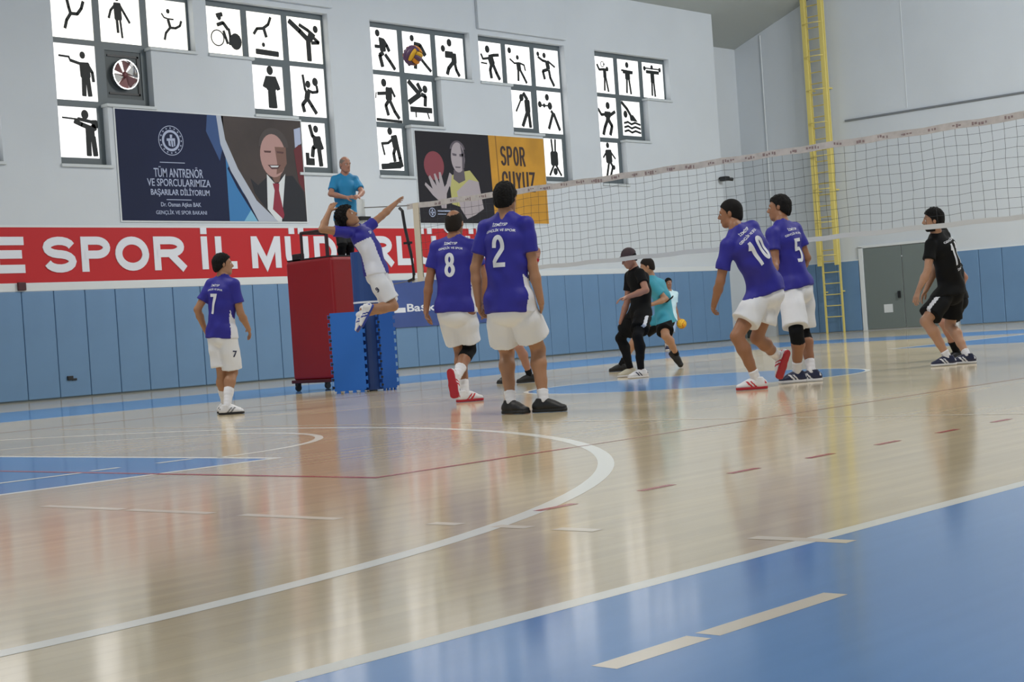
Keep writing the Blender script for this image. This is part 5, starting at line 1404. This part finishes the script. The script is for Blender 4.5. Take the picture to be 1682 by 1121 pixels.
person('person', 'player in blue jersey number 2 and black shoes seen from behind', dict(BLUE, D=12.8, k=1.06, front=(.50, .87), pelvis=(836, 494, 0), neck=(830, 353, 0), fat=1.06, seed=1.3,
    head=(831, 326, .02), face=(.45, .0, .9), hair='thick', sw=1.06, hem=.09, sleeve=.66,
    armL=((776, 459), (786, 497), (793, 524), (-.3, 0, -.2), (.2, 0, .5)), armR=((877, 452), (888, 494), (892, 519), (.2, 0, -.5), (.6, 0, .2)),
    handR=dict(curl=.3), handL=dict(curl=.45),
    legL=dict(knee=(833, 578), ankle=(839, 658), toe=(.70, 0, -.7), sock=.80, **black_shoe), legR=dict(knee=(884, 574), ankle=(893, 655), toe=(.93, 0, -.3), sock=.80, **black_shoe),
    short_t=(.80, .73), flare=.134, prints=txt2('2', .105, .245, .034, (.0, .375), wide=.26), skin=SK_A))

person('person', 'player in blue jersey number 8 with a balding crown and black knee sleeve', dict(BLUE, D=15.8, k=1.07, front=(.28, .96), pelvis=(749, 504, 0), neck=(746, 389, 0), fat=1.08, seed=2.2,
    head=(747, 367, .02), face=(.35, .05, .9), hair='ring', hairmat=m_hairbrown, sw=1.05, hem=.05, sleeve=.64,
    armL=((703, 471), (700, 510), (701, 535), (-.3, 0, -.2), (.1, 0, -.3)), armR=((795, 458), (797, 500), (798, 525), None, None), handL=dict(curl=.5),
    legL=dict(knee=(756, 575), ankle=(764, 640), toe=(.8, 0, .4), sock=.72, kd=(0, 0, 1), ad=(0, 0, -.2), **red_shoe),
    legR=dict(knee=(771, 575), ankle=(749, 622), toe=(.12, -.99, -.05), sole=(.45, .1, .88), ground=False, ad=(0, 0, -1), kd=(0, 0, 1), sock=.62, pad=(-.20, .38), **red_shoe),
    short_t=(.80, .76), flare=.125, prints=txt2('8', .10, .225, .034, (-.01, .385), wide=.24), skin=SK_B))

person('person', 'player in blue jersey number 7 running beside the red banner', dict(BLUE, D=17.0, k=.98, front=(.55, .83), pelvis=(364, 545, 0), neck=(366, 454, 0), seed=3.1,
    head=(366, 435, .02), face=(.9, .05, .35), hair='thick', sw=.98, hem=.07, sleeve=.66,
    armL=((323, 511), (336, 540), (345, 552), (-.3, 0, -.6), (.3, 0, .3)), armR=((395, 515), (408, 540), (413, 557), (.2, 0, -.6), (.8, 0, .3)),
    legL=dict(knee=(365, 612), ankle=(370, 662), toe=(.9, .0, .3), sock=.50, ad=(0, 0, 1), kd=(.2, 0, 1), shoemat=m_shoewhite, accent=m_grey, solemat=m_soleblack),
    legR=dict(knee=(382, 612), ankle=(373, 666), toe=(.96, 0, .1), sock=.50, shoemat=m_shoewhite, accent=m_grey, solemat=m_soleblack),
    short_t=(.86, .92), flare=.112, prints=txt2('7', .09, .22, .034, (-.01, .30), wide=.23) + [dict(num='7', w=.045, h=.07, st=.014, at=(.0, -.24), dir=(1, .05), mat=m_shoenavy, on=1)], skin=SK_A))

person('person', 'player in blue jersey number 10 stepping forward, leaning to the left', dict(BLUE, D=14.3, k=1.03, front=(-.56, .83), pelvis=(1258, 474, .08), neck=(1208, 374, -.05), seed=4.4, bend=.03,
    head=(1200, 351), headpref=(-1, 0, .2), face=(-.93, -.05, .35), headup=(-.1, 1, 0), hair='short', sw=1.0, hem=.05, sleeve=.68, hipup=(-.25, .97, 0),
    armL=((1183, 464), (1173, 500), (1169, 520), (-.2, 0, -.2), (-.5, 0, .1)), armR=((1262, 428, ), (1250, 470), (1245, 490), (.3, 0, .8), (-.3, 0, .6)), handL=dict(curl=.7),
    legL=dict(knee=(1210, 553), ankle=(1242, 612), toe=(-.98, 0, .08), sock=.80, kd=(-1, 0, -.2), ad=(1, 0, 0), **red_shoe),
    legR=dict(knee=(1243, 556), ankle=(1279, 588), toe=(-.35, -.90, .1), sole=(-.55, .25, .75), ground=False, kd=(-.4, 0, 1), ad=(1, 0, .3), sock=.62, **red_shoe),
    short_t=(.66, .70), flare=.135, prints=txt2('10', .085, .235, .034, (.0, .36), .10, wide=.25), skin=SK_B))

person('person', 'player in blue jersey number 5 with dark knee sleeves standing behind number 10', dict(BLUE, D=15.2, k=1.03, front=(-.66, .75), pelvis=(1308, 468, 0), neck=(1284, 365, 0), seed=5.2, bend=-.02,
    head=(1280, 342), headpref=(-1, 0, .2), face=(-.93, 0, .36), hair='thick', sw=1.0, hem=.03, sleeve=.62,
    armL=((1273, 431), (1268, 458), (1256, 472), (-.2, 0, -.4), (-.8, 0, .1)), armR=((1325, 424), (1312, 452), (1300, 465), (.5, 0, .5), (-.6, 0, .6)),
    legL=dict(knee=(1308, 545), ankle=(1309, 605), toe=(-.92, 0, -.15), sock=.72, pad=(-.14, .26), kd=(-.3, 0, 0), **navy_shoe),
    legR=dict(knee=(1318, 544), ankle=(1333, 604), toe=(-.95, 0, .1), sock=.72, pad=(-.14, .26), kd=(-.3, 0, 1), **navy_shoe),
    short_t=(.90, .90), flare=.125, prints=txt2('5', .095, .22, .032, (.01, .31), wide=.24), skin=SK_B))

person('person', 'bearded player in black jersey number 11 crouching near the double door', dict(D=16.9, k=1.0, front=(-.74, .67), pelvis=(1562, 473, .05), neck=(1537, 382, -.05), seed=6.0, bend=.03,
    shirt=m_jblack, shorts=m_shblack, short_stripe=m_letter, skin=SK_C,
    head=(1533, 361), headpref=(-1, 0, 0), face=(-.97, -.02, .22), hair='thick', beard=True, hem=.08, sleeve=.60, hipup=(-.05, 1, 0),
    armL=((1524, 444), (1508, 479), (1503, 499), (-.1, 0, -.4), (-.7, 0, -.1)), armR=((1536, 450), (1517, 486), (1507, 500), (0, 0, .8), (-.6, 0, .5)),
    legL=dict(knee=(1520, 528), ankle=(1556, 578), toe=(-.95, 0, -.10), sock=.84, kd=(-1, 0, -.2), ad=(1, 0, 0), **navy_shoe),
    legR=dict(knee=(1560, 536), ankle=(1588, 570), toe=(-.95, 0, .1), sock=.86, kd=(-.6, 0, .8), ad=(1, 0, .3), **navy_shoe),
    short_t=(.80, .78), flare=.130, prints=[dict(num='11', w=.07, h=.24, st=.030, at=(.02, .36)), dict(text='GENÇLİK', w=.20, h=.035, at=(0, .515)), dict(text='İZMİT', w=.12, h=.03, at=(.03, .19))]))

person('person', 'crouching player almost hidden behind the black jersey number 11, only an elbow and shin showing', dict(D=18.4, k=.97, front=(-.8, .6), pelvis=(1570, 487, 0), neck=(1547, 412, 0), seed=6.6, h=.013, bend=.04,
    shirt=m_jblack, shorts=m_shblack, skin=SK_D, head=(1543, 388), headpref=(-1, 0, 0), face=(-.97, 0, .2), hair='short', hem=.06,
    armL=((1556, 455), (1545, 480), (1540, 492), None, None), armR=((1587, 460), (1570, 486), (1558, 494), (1, 0, .2), (-.5, 0, -.2)),
    legL=dict(knee=(1550, 530), ankle=(1571, 568), toe=(-.6, 0, -.4), sock=.62, kd=(-1, 0, 0), ad=(1, 0, 0), **black_shoe),
    legR=dict(knee=(1558, 530), ankle=(1578, 566), toe=(-.8, 0, .2), sock=.7, kd=(-1, 0, .3), ad=(1, 0, 0), **black_shoe),
    sockmat=m_kneepad, short_t=(.8, .8), flare=.12))

person('person', 'player in a dark cap, black shirt and long black leg sleeves below the net', dict(D=19.8, k=1.0, front=(-.92, -.30), pelvis=(1052, 513, 0), neck=(1041, 440, 0), seed=7.0, bend=.05,
    shirt=m_jblack, shorts=m_shblack, short_stripe=m_letter, skin=SK_D,
    head=(1033, 424), headpref=(-1, 0, 0), face=(-.85, -.42, -.35), hair='cap', capmat=mat('cap_maroon', rgb(66, 48, 54), .75), hem=.06, sleeve=.60,
    armL=((1061, 477), (1029, 489), (1010, 494), (.4, 0, -.5), (-1, 0, -.2)), armR=((1030, 503), (1020, 528), (1017, 540), (-.2, 0, .5), (-.4, 0, .1)), handL=dict(palm=(.3, -.6, 0), curl=.4),
    legL=dict(knee=(1047, 553), ankle=(1053, 605), toe=(-.90, 0, -.35), sock=None, pad=(-.30, .97), kd=(-.9, 0, -.5), ad=(.5, 0, 0), shoemat=m_shoewhite, accent=m_shoenavy, solemat=m_solewhite),
    legR=dict(knee=(1019, 556), ankle=(1036, 600), toe=(-.93, 0, -.2), sock=None, pad=(-.22, .97), kd=(-1, 0, .3), ad=(.8, 0, .3), shoemat=mat('shoe_cream', rgb(196, 190, 172), .6), solemat=m_solewhite),
    short_t=(.72, .72), flare=.125))

person('person', 'player in turquoise shirt and black shorts lunging behind the capped player', dict(D=22.6, k=1.0, front=(-.80, .25), pelvis=(1092, 520, 0), neck=(1069, 454, 0), seed=8.0, h=.013, bend=.05,
    shirt=mat('shirt_turquoise', rgb(60, 160, 186), .65), shorts=m_shblack, skin=SK_C,
    head=(1063, 438), headpref=(-1, 0, 0), face=(-.95, -.2, .1), hair='short', hairmat=m_hairbrown, hem=.12, sleeve=.7,
    armL=((1094, 492), (1072, 500), (1055, 503), (.9, 0, -.3), (-1, 0, 0)), armR=((1060, 490), (1045, 505), (1035, 510), None, None), bands=[('L', -.40, .62, m_kneepad)],
    legL=dict(knee=(1093, 552), ankle=(1111, 582), toe=(.55, -.75, -.3), sole=(.4, .5, -.6), ground=False, kd=(-.2, 0, -1), ad=(1, 0, .5), sock=.86, **black_shoe),
    legR=dict(knee=(1042, 552), ankle=(1020, 590), toe=(-.95, 0, 0), kd=(-1, 0, 0), ad=(-1, 0, 0), sock=.8, **black_shoe),
    sockmat=m_kneepad, short_t=(.78, .75), flare=.13))

kid = person('person', 'ball boy in pale shirt standing by the wall holding a yellow ball', dict(D=37.0, k=.96, front=(.25, -.95), pelvis=(1100, 521, 0), neck=(1099, 477, 0), seed=9.0, h=.016,
    shirt=mat('shirt_pale_aqua', rgb(196, 222, 224), .65), shorts=mat('shorts_pale_blue', rgb(158, 178, 206), .65), skin=SK_B,
    head=(1098, 462), headpref=(0, 0, -1), face=(.3, -.05, -.95), hair='thick', hem=.10, sleeve=.65,
    armL=((1109, 505), (1114, 522), (1116, 530), (.8, 0, 0), (.8, 0, -.2)), armR=((1091, 505), (1091, 522), (1092, 532), None, None), handL=dict(palm=(.1, -.9, .2), thumb=(0, 0, -1), curl=.3),
    legL=dict(knee=(1101, 550), ankle=(1101, 575), toe=(.3, 0, -.95), **navy_shoe), legR=dict(knee=(1096, 550), ankle=(1095, 575), toe=(0, 0, -1), **navy_shoe), short_t=(.85, .85), flare=.11))

person('person', 'player in black mostly hidden behind number 2, one raised hand with a red wristband', dict(D=20.8, k=1.0, front=(-.75, -.5), pelvis=(846, 523, 0), neck=(838, 451, 0), seed=9.5, h=.013, bend=.03,
    shirt=m_jblack, shorts=m_shblack, skin=SK_D, head=(836, 428), headpref=(0, 0, 1), face=(-.6, .2, -.7), hair='short', hem=.08,
    armL=((872, 455), (883, 424), (885, 408), (.8, 0, 0), (.6, .6, 0)), armR=((818, 455), (822, 425), (824, 408), (-.6, 0, 0), (0, .6, 0)), handL=dict(palm=(-.5, 0, -.8), thumb=(-1, 0, 0)),
    bands=[('L', .82, .98, m_redacc)],
    legL=dict(knee=(852, 570), ankle=(870, 610), toe=(-.93, 0, -.2), sock=.80, kd=(-.5, 0, -.8), ad=(.6, 0, 0), **black_shoe),
    legR=dict(knee=(826, 575), ankle=(832, 612), toe=(-.5, 0, -.6), sock=.8, kd=(-.5, 0, -.8), **black_shoe), sockmat=m_kneepad, short_t=(.65, .65), flare=.125))

person('person', 'player jumping at the net with one arm stretched out, blue jersey with white side', dict(BLUE, D=18.8, k=1.06, z0=.9, front=(.93, -.22), pelvis=(617, 444, 0), neck=(582, 372, 0), seed=3.7, bend=-.05,
    head=(571, 357), headpref=(-.6, .5, -.5), face=(.80, .52, -.25), headup=(-.55, .8, .0), hair='curly', hem=.05, sleeve=.52, panel=(1.15, 2.7, .33),
    shL=(.0, .02, .05), shR=(.0, .05, -.06),
    armL=((627, 355), (649, 335), (659, 326), (1, 0, .5), (1, 0, .3)), armR=((529, 377), (541, 347), (549, 331), (-1, 0, -.2), (.1, 1, 0)), handL=dict(palm=(.2, -.6, -.6), curl=.2, spread=.2), handR=dict(palm=(.3, 0, .9), thumb=(1, 0, 0), curl=.15, spread=.2),
    hipup=(-.12, .98, 0),
    legL=dict(knee=(640, 500), ankle=(590, 518), toe=(-.55, -.8, -.1), sole=(-.8, .5, .1), ground=False, kd=(.3, 0, 1), ad=(-.9, 0, .3), sock=.86, shoemat=m_shoewhite, accent=mat('shoe_royal', rgb(40, 60, 150), .5), solemat=mat('shoe_royal', rgb(40, 60, 150), .5)),
    legR=dict(knee=(646, 503), ankle=(596, 508), toe=(-.5, -.85, -.1), sole=(-.8, .5, -.2), ground=False, kd=(.3, 0, -.6), ad=(-.9, 0, -.2), sock=.86, shoemat=m_shoewhite, accent=mat('shoe_royal', rgb(40, 60, 150), .5), solemat=mat('shoe_royal', rgb(40, 60, 150), .5)),
    short_t=(.90, .84), flare=.115, waist=.06,
    prints=[dict(num='9', w=.036, h=.058, st=.011, at=(-.04, -.22), dir=(1, .1), mat=m_shoenavy, on=1), dict(text='SP', w=.05, h=.035, at=(-.05, .40), side='front')]))

person('person', 'umpire in turquoise polo shirt standing on the red stand', dict(D=24.2, k=.98, z0=1.0, front=(.45, -.85), pelvis=(569, 358, 0), neck=(566, 286, 0), seed=1.9, fat=1.08,
    shirt=mat('polo_turquoise', rgb(30, 132, 184), .65), shorts=mat('trousers_black', rgb(24, 24, 28), .7), skin=SK_D, padname='trouser_leg',
    head=(567, 270.5), headpref=(.2, 0, -1), face=(.62, -.12, -.78), hair='bald', hairmat=m_hairgrey, collar=m_kneepad, hem=.04, sleeve=.72, waist=.06,
    armL=((595, 316), (589, 323), (584, 322), (.9, 0, -.1), (-.2, 0, -1)), armR=((543, 319), (570, 325), (584, 322), (-.6, 0, -.1), (.6, 0, -.9)),
    handL=dict(palm=(-.3, -.5, .6), curl=.5), handR=dict(palm=(.3, -.6, .5), curl=.5),
    legL=dict(knee=(576, 402), ankle=(574, 436), toe=(.5, 0, -.85), ground=False, ad=(0, 0, 1), sock=None, pad=(-.2, .97), **black_shoe), legR=dict(knee=(562, 403), ankle=(562, 437), toe=(.4, 0, -.9), ground=False, ad=(0, 0, 1), sock=None, pad=(-.2, .97), **black_shoe),
    sockmat=m_kneepad, short_t=(1.0, 1.0), flare=.085))

pc = cf(.1, -.9, .2); hd_ = kid['HD']['L']; pc = nrm(pc - hd_ * (pc @ hd_))
ball(kid['WR']['L'] + hd_ * .10 + pc * .118 + cf(.05, 0, -.05), .105, 'yellow volleyball held by the ball boy at the wall', [m_by, m_bo, m_by], (.2, .8, .1))
